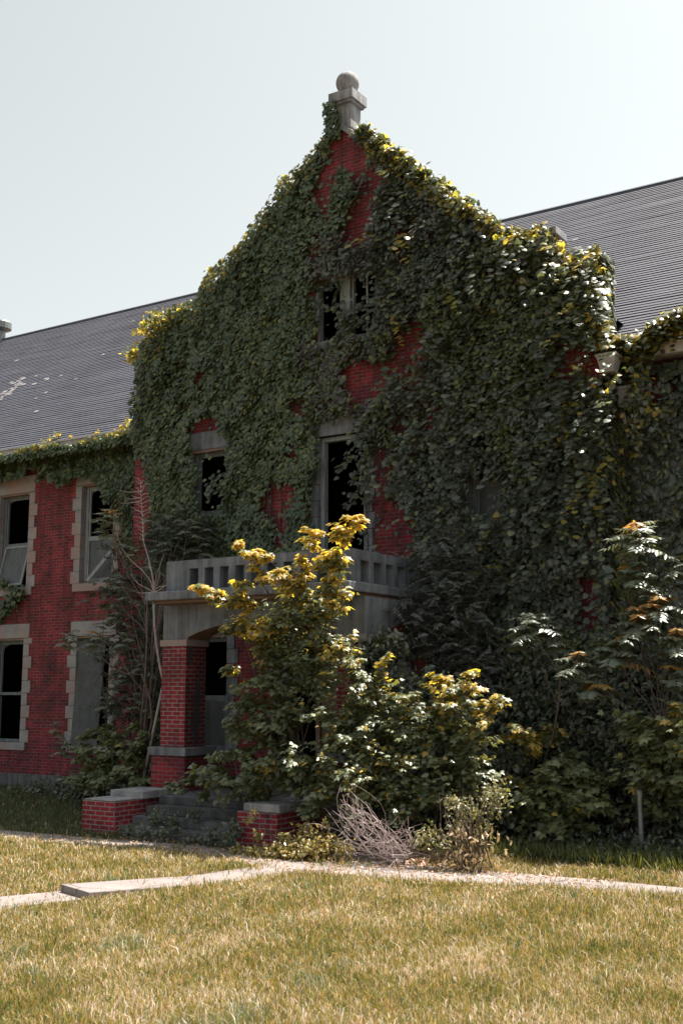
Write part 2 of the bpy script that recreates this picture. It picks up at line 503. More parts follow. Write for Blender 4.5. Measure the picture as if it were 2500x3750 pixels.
class MB:
    """collects polygons of one mesh; UVs are laid out in metres by each face's main axis"""

    def __init__(self):
        self.v, self.f, self.mi = [], [], []

    def poly(self, pts, mi=0):
        k = len(self.v)
        self.v += [tuple(map(float, p)) for p in pts]
        self.f.append(list(range(k, k + len(pts))))
        self.mi.append(mi)

    def box(self, x0, x1, y0, y1, z0, z1, mi=0, skip=''):
        a = [(x0, y0, z0), (x1, y0, z0), (x1, y1, z0), (x0, y1, z0), (x0, y0, z1), (x1, y0, z1), (x1, y1, z1), (x0, y1, z1)]
        k = len(self.v)
        self.v += a
        for nm, q in (('d', (0, 3, 2, 1)), ('u', (4, 5, 6, 7)), ('f', (0, 1, 5, 4)), ('r', (1, 2, 6, 5)), ('b', (2, 3, 7, 6)), ('l', (3, 0, 4, 7))):
            if nm not in skip:
                self.f.append([k + i for i in q])
                self.mi.append(mi)
        return self

    def hexa(self, p, mi=0):
        """eight corners: bottom four then top four"""
        k = len(self.v)
        self.v += [tuple(map(float, q)) for q in p]
        for q in ((0, 3, 2, 1), (4, 5, 6, 7), (0, 1, 5, 4), (1, 2, 6, 5), (2, 3, 7, 6), (3, 0, 4, 7)):
            self.f.append([k + i for i in q])
            self.mi.append(mi)

    def tube(self, pts, r0, r1=None, seg=6, mi=0, cap=True):
        r1 = r0 if r1 is None else r1
        pts = [Vector(p) for p in pts]
        k = len(self.v)
        npt = len(pts)
        ref = Vector((0.31, 0.87, 0.38))
        for i, p in enumerate(pts):
            d = (pts[min(i + 1, npt - 1)] - pts[max(i - 1, 0)]).normalized()
            s = d.cross(ref)
            if s.length < 1e-4:
                s = d.cross(Vector((1, 0, 0)))
            s.normalize()
            t = d.cross(s)
            rr = r0 + (r1 - r0) * i / max(1, npt - 1)
            for j in range(seg):
                a = 2 * math.pi * j / seg
                self.v.append(tuple(p + s * (rr * math.cos(a)) + t * (rr * math.sin(a))))
        for i in range(npt - 1):
            for j in range(seg):
                a, b2 = k + i * seg + j, k + i * seg + (j + 1) % seg
                self.f.append([a, b2, b2 + seg, a + seg])
                self.mi.append(mi)
        if cap:
            self.f.append([k + j for j in range(seg)])
            self.f.append([k + (npt - 1) * seg + j for j in reversed(range(seg))])
            self.mi += [mi, mi]

    def lathe(self, prof, c, seg=24, mi=0):
        k = len(self.v)
        for (r_, z) in prof:
            for j in range(seg):
                a = 2 * math.pi * j / seg
                self.v.append((c[0] + r_ * math.cos(a), c[1] + r_ * math.sin(a), c[2] + z))
        for i in range(len(prof) - 1):
            for j in range(seg):
                a, b2 = k + i * seg + j, k + i * seg + (j + 1) % seg
                self.f.append([a, b2, b2 + seg, a + seg])
                self.mi.append(mi)

    def build(self, name, mats, parent=None, bevel=0.0, smooth=False, loc=None):
        if not isinstance(mats, (list, tuple)):
            mats = [mats]
        o0 = ORIGIN[parent.name] if parent is not None else (np.array(loc, float) if loc is not None else np.zeros(3))
        vs = np.array(self.v) - o0
        me = bpy.data.meshes.new(name)
        me.from_pydata(vs.tolist(), [], self.f)
        me.polygons.foreach_set('material_index', self.mi)
        if smooth:
            me.polygons.foreach_set('use_smooth', [True] * len(self.f))
        me.update()
        uv = me.uv_layers.new(name='UVMap')
        dat = np.zeros((len(me.loops), 2))
        wv = np.array(self.v)
        for p in me.polygons:
            nx, ny, nz = (abs(c) for c in p.normal)
            for li in p.loop_indices:
                q = wv[me.loops[li].vertex_index]
                if nz > 0.9 or (nz >= nx and nz >= ny and nz > 0.75):
                    dat[li] = (q[0], q[1])
                elif ny >= nx:
                    dat[li] = (q[0], q[2])
                else:
                    dat[li] = (q[1], q[2])
        uv.data.foreach_set('uv', dat.ravel())
        o = link(name, me, mats, parent, loc)
        if bevel:
            md = o.modifiers.new('bevel', 'BEVEL')
            md.width = bevel
            md.segments = 2
            md.limit_method = 'ANGLE'
        return o


# ------------------------------------------------------------------ foliage helpers
def fan_template(outline, dome=0.12, centre=(0, 0.42)):
    o = np.array(outline, float)
    z = -dome * np.abs(o[:, 0]) * 1.2 - 0.10 * o[:, 1] ** 2
    v = np.vstack([[centre[0], centre[1], 0.05], np.c_[o, z]])
    k = len(o)
    f = np.array([[0, 1 + i, 1 + (i + 1) % k] for i in range(k)])
    return v, f


T_IVY = fan_template([(0, 0), (0.28, -0.06), (0.52, 0.30), (0.30, 0.52), (0, 1.0), (-0.30, 0.52), (-0.52, 0.30), (-0.28, -0.06)])
T_HEART = fan_template([(0, 0.06), (0.26, -0.08), (0.46, 0.16), (0.40, 0.52), (0, 1.0), (-0.40, 0.52), (-0.46, 0.16), (-0.26, -0.08)])
T_MAPLE = fan_template([(0, 0), (0.22, 0.06), (0.48, 0.02), (0.36, 0.24), (0.64, 0.52), (0.30, 0.50), (0.22, 0.66), (0, 1.05),
                        (-0.22, 0.66), (-0.30, 0.50), (-0.64, 0.52), (-0.36, 0.24), (-0.48, 0.02), (-0.22, 0.06)])
T_LANCE = (np.array([(0, 0, 0), (0.17, 0.35, -0.05), (0.0, 0.38, 0.02), (-0.17, 0.35, -0.05), (0, 1, -0.12), (0.12, 0.7, -0.08), (-0.12, 0.7, -0.08)], float),
           np.array([[0, 1, 2], [0, 2, 3], [1, 5, 2], [2, 5, 4], [2, 4, 6], [3, 2, 6]]))
T_BLADE = (T_LANCE[0] * np.array([.22, 1, 1]), T_LANCE[1])
T_OVAL = fan_template([(0, 0), (0.22, 0.18), (0.27, 0.5), (0.14, 0.85), (0, 1.0), (-0.14, 0.85), (-0.27, 0.5), (-0.22, 0.18)])


def unit(a):
    return a / np.maximum(np.linalg.norm(a, axis=-1, keepdims=True), 1e-9)


class Leaves:
    def __init__(self):
        self.V, self.Fc, self.mi, self.nv = [], [], [], 0

    def add(self, tmpl, P, tip, nrm, size, mi=0):
        """many copies of one leaf: positions, tip directions, normals and lengths"""
        P = np.atleast_2d(P)
        k = len(P)
        if k == 0:
            return
        tv, tf = tmpl
        t = unit(np.broadcast_to(tip, (k, 3)).astype(float))
        nn = np.broadcast_to(nrm, (k, 3)).astype(float)
        nn = unit(nn - t * np.sum(nn * t, 1, keepdims=True))
        s = np.cross(t, nn)
        sz = np.broadcast_to(size, (k,)).astype(float)[:, None, None]
        curl = RNG.uniform(0.3, 2.0, (k, 1, 1))
        v = P[:, None, :] + sz * (s[:, None, :] * tv[None, :, :1] + t[:, None, :] * tv[None, :, 1:2] + nn[:, None, :] * tv[None, :, 2:] * curl)
        f = tf[None] + (np.arange(k) * len(tv))[:, None, None] + self.nv
        self.V.append(v.reshape(-1, 3))
        self.Fc.append(f.reshape(-1, 3))
        self.mi.append(np.repeat(np.broadcast_to(mi, (k,)), len(tf)))
        self.nv += k * len(tv)

    def build(self, name, mats, parent=None, loc=None, smooth=True):
        o0 = ORIGIN[parent.name] if parent is not None else (np.array(loc, float) if loc is not None else np.zeros(3))
        V = np.vstack(self.V) - o0
        Fc = np.vstack(self.Fc)
        return link(name, tri_mesh(name, V, Fc, np.concatenate(self.mi), smooth), mats, parent, loc)


def tri_mesh(name, V, Fc, mi=None, smooth=True):
    me = bpy.data.meshes.new(name)
    me.vertices.add(len(V))
    me.vertices.foreach_set('co', V.astype(np.float32).ravel())
    me.loops.add(Fc.size)
    me.loops.foreach_set('vertex_index', Fc.astype(np.int32).ravel())
    me.polygons.add(len(Fc))
    me.polygons.foreach_set('loop_start', np.arange(0, Fc.size, 3, dtype=np.int32))
    me.polygons.foreach_set('loop_total', np.full(len(Fc), 3, dtype=np.int32))
    if mi is not None:
        me.polygons.foreach_set('material_index', mi.astype(np.int32))
    if smooth:
        me.polygons.foreach_set('use_smooth', np.ones(len(Fc), dtype=bool))
    me.update(calc_edges=True)
    return me


def rnd(k, s=1.0):
    return RNG.normal(0, s, (k, 3))


_SW = [(RNG.uniform(0, 2 * math.pi), RNG.uniform(0, 6.28), 0.8 * 1.55 ** i) for i in range(8) for _ in range(3)]


def fnoise(x, z, sc=1.0, seed=0.0):
    """smooth wandering noise, about -1 to 1"""
    s = 0
    tot = 0
    for a, ph, fr in _SW:
        amp = 1 / fr ** 0.8
        s = s + amp * np.sin((x * math.cos(a + seed) + z * math.sin(a + seed)) * fr * sc + ph * (1 + seed))
        tot += amp * amp / 2
    return s / math.sqrt(tot) / 2.0


def in_poly(x, z, poly):
    inside = np.zeros(x.shape, bool)
    k = len(poly)
    for i in range(k):
        x0, z0 = poly[i]
        x1, z1 = poly[(i + 1) % k]
        c = ((z0 > z) != (z1 > z)) & (x < (x1 - x0) * (z - z0) / ((z1 - z0) or 1e-9) + x0)
        inside ^= c
    return inside


def curve_pts(a, b, k=6, sag=0.0, wob=0.05, rise=0.0):
    a, b = np.array(a, float), np.array(b, float)
    L = np.linalg.norm(b - a)
    off = rnd(2, wob * L)
    out = []
    for i in range(k + 1):
        t = i / k
        p = a + (b - a) * t + off[0] * math.sin(math.pi * t) + off[1] * math.sin(2 * math.pi * t) * 0.5
        p = p + np.array([0, 0, rise * math.sin(math.pi * t) - sag * t * t])
        out.append(p)
    return out


# ------------------------------------------------------------------ the ground
GY, WY, XC = 19.0, 20.0, -12.1                 # gable front, wing front, centre line of the gable
mb = MB()
xs = [-400, -60, -30, -20, -10, 0, 15, 60, 400]
ys = [-200, -40, 0, 10, 20, 40, 200, 600]
for i in range(len(xs) - 1):
    for j in range(len(ys) - 1):
        mb.poly([(xs[i], ys[j], 0), (xs[i + 1], ys[j], 0), (xs[i + 1], ys[j + 1], 0), (xs[i], ys[j + 1], 0)])
tag(mb.build('ground', M['soil']), kind='structure')


def slab(poly, z0, z1, mbx):
    k = len(poly)
    mbx.poly([(x, y, z1) for x, y in poly])
    for i in range(k):
        a, c = poly[i], poly[(i + 1) % k]
        mbx.poly([(*a, z0), (*c, z0), (*c, z1), (*a, z1)])


PATH_FACADE = [(-24, 12.75), (-10.3, 13.2), (-9.7, 12.9), (-8.6, 12.65), (-7.2, 12.95), (-5.6, 13.45), (-3.0, 13.62), (6, 13.75), (6, 14.4), (-3.0, 14.25), (-7.4, 14.2), (-8.9, 14.9), (-9.6, 14.25), (-13.4, 13.75), (-24, 13.55)]
PATH_FRONT = [(-10.35, 7.0), (-9.98, 9.2), (-9.55, 10.2), (-8.8, 12.3), (-8.5, 13.3), (-9.4, 13.25), (-9.7, 12.0), (-10.25, 10.2), (-10.65, 9.4), (-11.5, 7.2)]
PATH_STAIR = [(-13.3, 13.72), (-10.9, 13.85), (-10.9, 14.2), (-13.3, 14.2)]
mb = MB()
slab(PATH_FACADE, -0.02, 0.012, mb)
tag(mb.build('path', M['concrete']), kind='structure')
mb = MB()
slab(PATH_FRONT, -0.02, 0.016, mb)
tag(mb.build('front_path', M['concrete']), kind='structure')
# one heaved slab of the front path
mb = MB()
sl = [(-10.30, 9.98), (-9.66, 9.79), (-9.14, 11.17), (-9.75, 11.38)]
zt = [0.105, 0.10, 0.045, 0.05]
mb.hexa([(x, y, 0.0) for x, y in sl] + [(x, y, z) for (x, y), z in zip(sl, zt)])
tag(mb.build('paving_slab', M['concrete'], bevel=0.012, loc=(-9.7, 10.5, 0)),
    'pale concrete slab heaved up with a dark front edge in the lawn path', 'paving slab')

# ------------------------------------------------------------------ the building
BLD = thing('brick_building', (XC, GY, 0), 'abandoned red brick building with ivy covered gable and grey shingle roof', 'building')


def wall_cells(mbx, cols, holes, top, depth, Y, zbase, mi=0):
    """front wall in the plane Y: columns between the x breaks, each open where a hole (x0, x1, z0, z1) lies; reveals go back by depth"""
    for i in range(len(cols) - 1):
        a, c = cols[i], cols[i + 1]
        hs = sorted([h for h in holes if h[0] <= a + 1e-6 and h[1] >= c - 1e-6], key=lambda h: h[2])
        z = zbase
        for h in hs:
            if h[2] > z:
                mbx.poly([(a, Y, z), (c, Y, z), (c, Y, h[2]), (a, Y, h[2])], mi)
            z = h[3]
        ta, tc = top(a + 1e-5), top(c - 1e-5)
        mbx.poly([(a, Y, z), (c, Y, z), (c, Y, tc), (a, Y, ta)], mi)
    for x0, x1, z0, z1 in holes:
        b_ = Y + depth
        mbx.poly([(x0, Y, z0), (x0, Y, z1), (x0, b_, z1), (x0, b_, z0)], mi)
        mbx.poly([(x1, Y, z0), (x1, b_, z0), (x1, b_, z1), (x1, Y, z1)], mi)
        mbx.poly([(x0, Y, z1), (x1, Y, z1), (x1, b_, z1), (x0, b_, z1)], mi)
        mbx.poly([(x0, Y, z0), (x0, b_, z0), (x1, b_, z0), (x1, Y, z0)], mi)


GL, GR = -17.72, -6.60
APEX, SLOPE = 14.1, 0.87
S1, S2 = 3.7, 4.68                      # shoulder steps, as distances from the centre line
ZS1, ZS2 = 10.72, 10.02


def gtop(x):
    d = abs(x - XC)
    if d < S1:
        return APEX - SLOPE * d
    return ZS1 if d < S2 else ZS2


G_HOLES = {
    'left': (-16.03, -14.93, 5.02, 7.58), 'right': (-9.27, -8.17, 5.02, 7.58), 'door': (-12.67, -11.55, 4.17, 7.50),
    'attic': (-12.78, -11.26, 9.52, 10.92), 'low_left': (-16.03, -14.95, 1.08, 3.52), 'low_right': (-9.25, -8.17, 1.08, 3.52),
    'entrance': (-13.42, -10.80, 0.56, 3.40)}
gh = list(G_HOLES.values())
cols = sorted(set([GL, GR, XC, XC - S1, XC + S1, XC - S2, XC + S2] + [h[0] for h in gh] + [h[1] for h in gh]))
mb = MB()
wall_cells(mb, cols, gh, gtop, 0.34, GY, -0.3)
# returns of the bay and the top and back of the parapet
for X in (GL, GR):
    mb.poly([(X, GY, -0.3), (X, GY, 8.6), (X, WY + 0.6, 8.6), (X, WY + 0.6, -0.3)])
    mb.poly([(X, GY, 8.6), (X, GY, ZS2), (X, GY + 0.4, ZS2), (X, GY + 0.4, 8.6)])
for i in range(len(cols) - 1):
    a, c = cols[i], cols[i + 1]
    ta, tc = gtop(a + 1e-5), gtop(c - 1e-5)
    mb.poly([(a, GY, ta), (c, GY, tc), (c, GY + 0.4, tc), (a, GY + 0.4, ta)])
    mb.poly([(a, GY + 0.4, min(11.4, ta - 0.2)), (c, GY + 0.4, min(11.4, tc - 0.2)), (c, GY + 0.4, tc), (a, GY + 0.4, ta)])
for sx in (-1, 1):
    for d, za, zb in ((S1, gtop(XC + S1 - 1e-4), ZS1), (S2, ZS1, ZS2)):
        X = XC + sx * d
        mb.poly([(X, GY, zb), (X, GY + 0.4, zb), (X, GY + 0.4, za), (X, GY, za)])
mb.build('gable_wall', M['brick'], BLD)

W_HOLES = [(-23.35, -22.24, 4.94, 7.40), (-20.38, -19.28, 4.94, 7.40), (-23.35, -22.24, 1.06, 3.65), (-20.38, -19.28, 1.06, 3.65),
           (-26.4, -25.3, 4.94, 7.40), (-26.4, -25.3, 1.06, 3.65)]
R_HOLES = [(-4.92, -3.82, 4.94, 7.40), (-4.92, -3.82, 1.06, 3.65)]
EAVE = 8.5
for nm, x0, x1, hs in (('wing_wall', -40, GL, W_HOLES), ('wing_wall', GR, 8, R_HOLES)):
    mb = MB()
    cols = sorted(set([x0, x1] + [h[0] for h in hs] + [h[1] for h in hs]))
    wall_cells(mb, cols, hs, lambda x: EAVE - 0.1, 0.34, WY, -0.3)
    mb.build(nm, M['brick'], BLD)
mb = MB()
mb.box(-40, 8, 31.9, 32.2, -0.3, 8.4)
mb.box(-40.3, -40, WY, 32.2, -0.3, 8.4)
mb.box(8, 8.3, WY, 32.2, -0.3, 8.4)
mb.build('rear_wall', M['brick'], BLD)
mb = MB()                                     # interior floors and the partition behind the rooms
mb.box(-39.9, 7.9, WY + 0.36, 31.8, 4.0, 4.12)
mb.box(GL + 0.1, GR - 0.1, GY + 0.36, WY + 0.357, 3.98, 4.11)
mb.box(-39.9, 7.9, WY + 0.4, 31.8, 8.05, 8.17)
mb.box(-39.9, 7.9, 25.2, 25.4, 0, 8)
mb.build('interior', M['dark'], BLD)
# foundation
for x0, x1, y in ((-40, GL - 0.002, WY), (GL - 0.05, GR + 0.05, GY), (GR + 0.002, 8, WY)):
    mb = MB()
    k = int((x1 - x0) / 1.4)
    for i in range(k):
        a, c = x0 + (x1 - x0) * i / k, x0 + (x1 - x0) * (i + 1) / k
        mb.box(a + 0.004, c - 0.004, y - 0.085, y - 0.003, -0.3, 0.31, 0)
    mb.build('plinth', M['stone_dark'], BLD, bevel=0.015)

# main roof: stepped shingle courses
RY, RZ = 26.0, 14.48
EY = 19.55
EZ = EAVE
mb = MB()
NCOURSE = 73
slv = np.array([RY - EY, RZ - EZ])
sl_len = np.linalg.norm(slv)
nrm = np.array([-slv[1], slv[0]]) / sl_len
seg_x = np.linspace(-41, 9, 51)
for i in range(NCOURSE):
    a = np.array([EY, EZ]) + slv * i / NCOURSE
    c = np.array([EY, EZ]) + slv * (i + 1) / NCOURSE
    a1 = a + nrm * 0.017
    c1 = c + nrm * 0.002
    jit = RNG.normal(0, 0.003, len(seg_x))
    for j in range(len(seg_x) - 1):
        x0, x1 = seg_x[j], seg_x[j + 1]
        mb.poly([(x0, a1[0], a1[1] + jit[j]), (x1, a1[0], a1[1] + jit[j + 1]), (x1, c1[0], c1[1]), (x0, c1[0], c1[1])])
        mb.poly([(x0, a[0], a[1] - 0.004), (x1, a[0], a[1] - 0.004), (x1, a1[0], a1[1] + jit[j + 1]), (x0, a1[0], a1[1] + jit[j])])
mb.poly([(-41, RY, RZ), (9, RY, RZ), (9, 32.6, EZ), (-41, 32.6, EZ)])
for X in (-40.2, 8.2):
    mb.poly([(X, EY, EZ - 0.1), (X, 32.6, EZ - 0.1), (X, RY, RZ - 0.03)])
ROOF = mb.build('roof', M['shingle'], BLD)
# shingle UVs along the slope
me = ROOF.data
dat = np.zeros((len(me.loops), 2))
co = np.array([v.co for v in me.vertices]) + ORIGIN[ROOF.name]
vi = np.array([l.vertex_index for l in me.loops])
dat[:, 0] = co[vi, 0]
dat[:, 1] = (co[vi, 1] - EY) / (RY - EY) * sl_len + 0.03
me.uv_layers[0].data.foreach_set('uv', dat.ravel())
mb = MB()
mb.tube([(-41, RY, RZ - 0.02), (9, RY, RZ - 0.02)], 0.07, seg=8)
mb.build('ridge_cap', M['shingle'], ROOF)
# pale chips where shingles have split
mb = MB()


def on_roof(px, py):
    d = ray(px, py)
    A = np.array([0, EY, EZ])
    nn = np.array([0, nrm[0], nrm[1]])
    t = ((A - CAMP) @ nn) / (d @ nn)
    return CAMP + d * t


chips = [(x, y) for x, y in zip(np.linspace(2, 84, 34) + RNG.normal(0, 5, 34), np.linspace(1466, 1396, 34) + RNG.normal(0, 9, 34))]
chips += [(45, 1402), (135, 1378), (128, 1408), (172, 1388), (175, 1392), (225, 1378), (280, 1390), (170, 1440), (133, 1461), (136, 1508), (380, 1300), (64, 1322),
          (2160, 1003), (2105, 880)]
for px, py in chips:
    p = on_roof(px, py)
    u = np.array([0, slv[0], slv[1]]) / sl_len
    off = np.array([0, nrm[0], nrm[1]]) * 0.022
    wd, ht = random.uniform(0.05, 0.13), random.uniform(0.03, 0.06)
    q = [p + off + np.array([sx * wd, 0, 0]) + u * sz * ht for sx, sz in ((-1, -1), (1, -0.8), (0.8, 1), (-0.9, 0.9))]
    mb = MB()
    mb.poly(q)
    mb.build('bare_patch', M['chip'], ROOF)
# roof of the gabled bay behind its parapet
mb = MB()
za, zb = APEX - 0.35, gtop(XC + 3.69) - 0.35
for sx in (-1, 1):
    mb.poly([(XC, GY + 0.4, za), (XC, 25.6, za), (XC + sx * 5.5, 21.0, 9.2), (XC + sx * 5.5, GY + 0.4, 9.2)])
mb.build('roof', M['shingle'], BLD)
# ventilator on the ridge
p = at(8, 1222, RY)
mb = MB()
c = (p[0] - 0.05, RY, RZ)
mb.lathe([(0.16, -0.2), (0.16, 0.32), (0.22, 0.34), (0.36, 0.40), (0.36, 0.62), (0.30, 0.68), (0.0, 0.74)], c, 20)
v = mb.build('roof_vent', M['metal'], BLD, smooth=False)

# coping along the gable
for sx in (-1, 1):
    mb = MB()
    nst = 6
    for i in range(nst):
        d0, d1 = 0.003 + S1 * i / nst, S1 * (i + 1) / nst - 0.008
        za_, zb_ = APEX - SLOPE * d0, APEX - SLOPE * d1
        y0, y1 = GY - 0.07, GY + 0.46
        pts = [(XC + sx * d0, y0, za_ + 0.004), (XC + sx * d1, y0, zb_ + 0.004), (XC + sx * d1, y1, zb_ + 0.004), (XC + sx * d0, y1, za_ + 0.004)]
        if sx > 0:
            mb.hexa(pts + [(a, b2, z + 0.15) for a, b2, z in pts])
        else:
            pts = [pts[1], pts[0], pts[3], pts[2]]
            mb.hexa(pts + [(a, b2, z + 0.15) for a, b2, z in pts])
    for d0, d1, z in ((S1 - 0.02, S2 + 0.06, ZS1), (S2 + 0.065, 5.58, ZS2)):
        a, c = sorted((XC + sx * d0, XC + sx * d1))
        mb.build('coping', M['stone_pale'], BLD, bevel=0.012)
        mb = MB()
        mb.box(a, c, GY - 0.08, GY + 0.47, z + 0.004, z + 0.15)
    mb.build('coping', M['stone_pale'], BLD, bevel=0.012)
# finial
mb = MB()
PX, PY = XC + 0.03, GY + 0.19
mb.box(PX - 0.205, PX + 0.205, PY - 0.205, PY + 0.205, 14.12, 14.69)
FIN = mb.build('finial', M['stone_pale'], BLD, bevel=0.012)
mb = MB()
mb.box(PX - 0.30, PX + 0.30, PY - 0.30, PY + 0.30, 14.735, 14.95)
mb.box(PX - 0.26, PX + 0.26, PY - 0.26, PY + 0.26, 14.68, 14.74)
ring = [(0.30, 14.95), (0.19, 14.985), (0.125, 15.03)]
for (r0, z0), (r1, z1) in zip(ring[:-1], ring[1:]):
    for k in range(4):
        cs = [(-1, -1), (1, -1), (1, 1), (-1, 1)]
        a, c = cs[k], cs[(k + 1) % 4]
        mb.poly([(PX + a[0] * r0, PY + a[1] * r0, z0), (PX + c[0] * r0, PY + c[1] * r0, z0), (PX + c[0] * r1, PY + c[1] * r1, z1), (PX + a[0] * r1, PY + a[1] * r1, z1)])
mb.build('cap', M['stone_pale'], FIN, bevel=0.008)
mb = MB()
prof = [(0.12, -0.25), (0.11, -0.235)] + [(0.252 * math.sin(a), -0.252 * math.cos(a)) for a in np.linspace(0.46, math.pi, 18)]
mb.lathe(prof, (PX, PY, 15.25), 32)
mb.build('ball', M['stone_pale'], FIN, smooth=True)


# windows -------------------------------------------------------------
def window(hole, Y, stone, lintel_h, sill_h, quoins=True, lower='glass', upper=None, label=None, qstep=0.305, tilt=False, board=False, muntin=False, frame=None):
    x0, x1, z0, z1 = hole
    fr = frame or M['wood_grey']
    yb = Y + 0.14
    mb = MB()
    mb.box(x0 + 0.002, x0 + 0.09, yb, yb + 0.12, z0, z1)
    mb.box(x1 - 0.09, x1 - 0.002, yb, yb + 0.12, z0, z1)
    mb.box(x0 + 0.092, x1 - 0.092, yb + 0.003, yb + 0.118, z1 - 0.09, z1 - 0.002)
    mb.box(x0 + 0.092, x1 - 0.092, yb + 0.003, yb + 0.118, z0 + 0.002, z0 + 0.07)
    wn = mb.build('window', fr, BLD)
    if label:
        wn['label'] = label
    zm = z0 + (z1 - z0) * 0.47
    mb = MB()                                     # upper sash: stiles only, its glass is gone
    mb.box(x0 + 0.092, x0 + 0.135, yb + 0.03, yb + 0.07, zm, z1 - 0.09)
    mb.box(x1 - 0.135, x1 - 0.092, yb + 0.03, yb + 0.07, zm, z1 - 0.09)
    mb.box(x0 + 0.092, x1 - 0.092, yb + 0.028, yb + 0.075, zm - 0.05, zm + 0.02)
    mb.box(x0 + 0.135, x1 - 0.135, yb + 0.03, yb + 0.07, z1 - 0.14, z1 - 0.09)
    if muntin:
        xm = (x0 + x1) / 2
        mb.box(xm - 0.018, xm + 0.018, yb + 0.035, yb + 0.065, zm + 0.02, z1 - 0.14)
    mb.build('sash', fr, wn)
    if upper is None and quoins:
        mb = MB()
        ya_ = yb + 0.05
        for sx, xe in ((1, x0 + 0.135), (-1, x1 - 0.135)):
            for ze, sz in ((zm + 0.02, 1), (z1 - 0.14, -1)):
                if random.random() < .45:
                    continue
                a_, c_ = random.uniform(.06, .28), random.uniform(.1, .4)
                mid_ = (xe + sx * a_ * .22, ya_, ze + sz * c_ * .25)
                mb.poly([(xe, ya_, ze), (xe + sx * a_, ya_, ze), mid_, (xe, ya_, ze + sz * c_)])
        if mb.f:
            gl = mb.build('broken_pane', M['glass'], wn)
            gl['kind'] = 'stuff'
    if upper:
        mb = MB()
        mb.box(x0 + 0.135, x1 - 0.135, yb + 0.048, yb + 0.053, zm + 0.02, z1 - 0.14)
        mb.build('pane', M['glass'], wn)
    if lower:
        zt_ = zm - 0.05
        p0, p1 = (x0 + 0.1, x1 - 0.1)
        lean = 0.11 if tilt else 0.0
        ya = yb + 0.005
        zb_ = z0 + 0.075

        def q(x, y, z):
            t = (z - zb_) / (zt_ - zb_)
            return (x - lean * (1 - t), y - (0.16 * (1 - t) if tilt else 0), z)

        def bar(xa, xb, za_, zb2):
            mb.hexa([q(xa, ya, za_), q(xb, ya, za_), q(xb, ya + 0.04, za_), q(xa, ya + 0.04, za_),
                     q(xa, ya, zb2), q(xb, ya, zb2), q(xb, ya + 0.04, zb2), q(xa, ya + 0.04, zb2)])
        mb = MB()
        bar(p0, p0 + 0.045, zb_, zt_)
        bar(p1 - 0.045, p1, zb_, zt_)
        bar(p0 + 0.045, p1 - 0.045, zb_, zb_ + 0.05)
        bar(p0 + 0.045, p1 - 0.045, zt_ - 0.045, zt_)
        sh = mb.build('sash', M['wood_white'] if tilt else fr, wn)
        if lower == 'glass':
            mb = MB()
            xa, xb, za_, zb2 = p0 + 0.045, p1 - 0.045, zb_ + 0.05, zt_ - 0.045
            mb.hexa([q(xa, ya + 0.017, za_), q(xb, ya + 0.017, za_), q(xb, ya + 0.023, za_), q(xa, ya + 0.023, za_),
                     q(xa, ya + 0.017, zb2), q(xb, ya + 0.017, zb2), q(xb, ya + 0.023, zb2), q(xa, ya + 0.023, zb2)])
            mb.build('pane', M['glass'], sh)
    mb = MB()
    mb.box(x0 - 0.2, x1 + 0.2, Y - 0.05, Y + 0.135, z0 - sill_h, z0 + 0.0)
    mb.build('sill', stone, wn, bevel=0.012)
    mb = MB()
    mb.box(x0 - 0.2, x1 + 0.2, Y - 0.035, Y + 0.12, z1, z1 + lintel_h)
    mb.build('lintel', stone, wn, bevel=0.012)
    mb = MB()
    mb.box(x0, x1, Y - 0.01, Y + 0.14, z1 - 0.05, z1 - 0.004)
    mb.build('lintel_board', M['wood_brown'], wn)
    if quoins:
        mb, mb2 = MB(), MB()
        z = z0
        k = 0
        while z < z1 - 0.02:
            zt_ = min(z1 - 0.003, z + qstep)
            wd = 0.30 if k % 2 == 0 else 0.20
            mb.box(x0 - wd, x0 + 0.004, Y - 0.025, Y + 0.13, z + 0.005, zt_ - 0.003)
            mb2.box(x1 - 0.004, x1 + wd, Y - 0.025, Y + 0.13, z + 0.005, zt_ - 0.003)
            z += qstep
            k += 1
        mb.build('quoins', stone, wn, bevel=0.01)
        mb2.build('quoins', stone, wn, bevel=0.01)
    if board:
        mb = MB()
        mb.hexa([(x0 - 0.02, Y - 0.09, z0 - 0.02), (x1 - 0.25, Y - 0.09, z0 - 0.02), (x1 - 0.25, Y - 0.07, z0 - 0.02), (x0 - 0.02, Y - 0.07, z0 - 0.02),
                 (x0 + 0.02, Y + 0.05, z1 - 0.12), (x1 - 0.2, Y + 0.05, z1 - 0.12), (x1 - 0.2, Y + 0.07, z1 - 0.12), (x0 + 0.02, Y + 0.07, z1 - 0.12)])
        mb.build('board', M['board'], wn)
    return wn


window(W_HOLES[0], WY, M['stone_pink'], 0.44, 0.2, tilt=True, label='window with a crooked lower sash and empty upper half')
wn = window(W_HOLES[1], WY, M['stone_pink'], 0.44, 0.2, label='tall window half hidden by ivy with a fallen board across it', frame=M['wood_white'])
mb = MB()
mb.hexa([(-20.15, WY - 0.02, 5.02), (-20.05, WY - 0.02, 4.98), (-20.05, WY + 0.01, 4.98), (-20.15, WY + 0.01, 5.02),
         (-19.35, WY - 0.02, 5.72), (-19.28, WY - 0.02, 5.66), (-19.28, WY + 0.01, 5.66), (-19.35, WY + 0.01, 5.72)])
mb.build('fallen_board', M['wood_white'], wn)
window(W_HOLES[2], WY, M['stone_pink'], 0.36, 0.19, lower=None)
window(W_HOLES[3], WY, M['stone_pink'], 0.36, 0.19, lower=None, board=True, label='ground floor window closed by a grey plywood board')
window(W_HOLES[4], WY, M['stone_pink'], 0.44, 0.2)
window(W_HOLES[5], WY, M['stone_pink'], 0.36, 0.19)
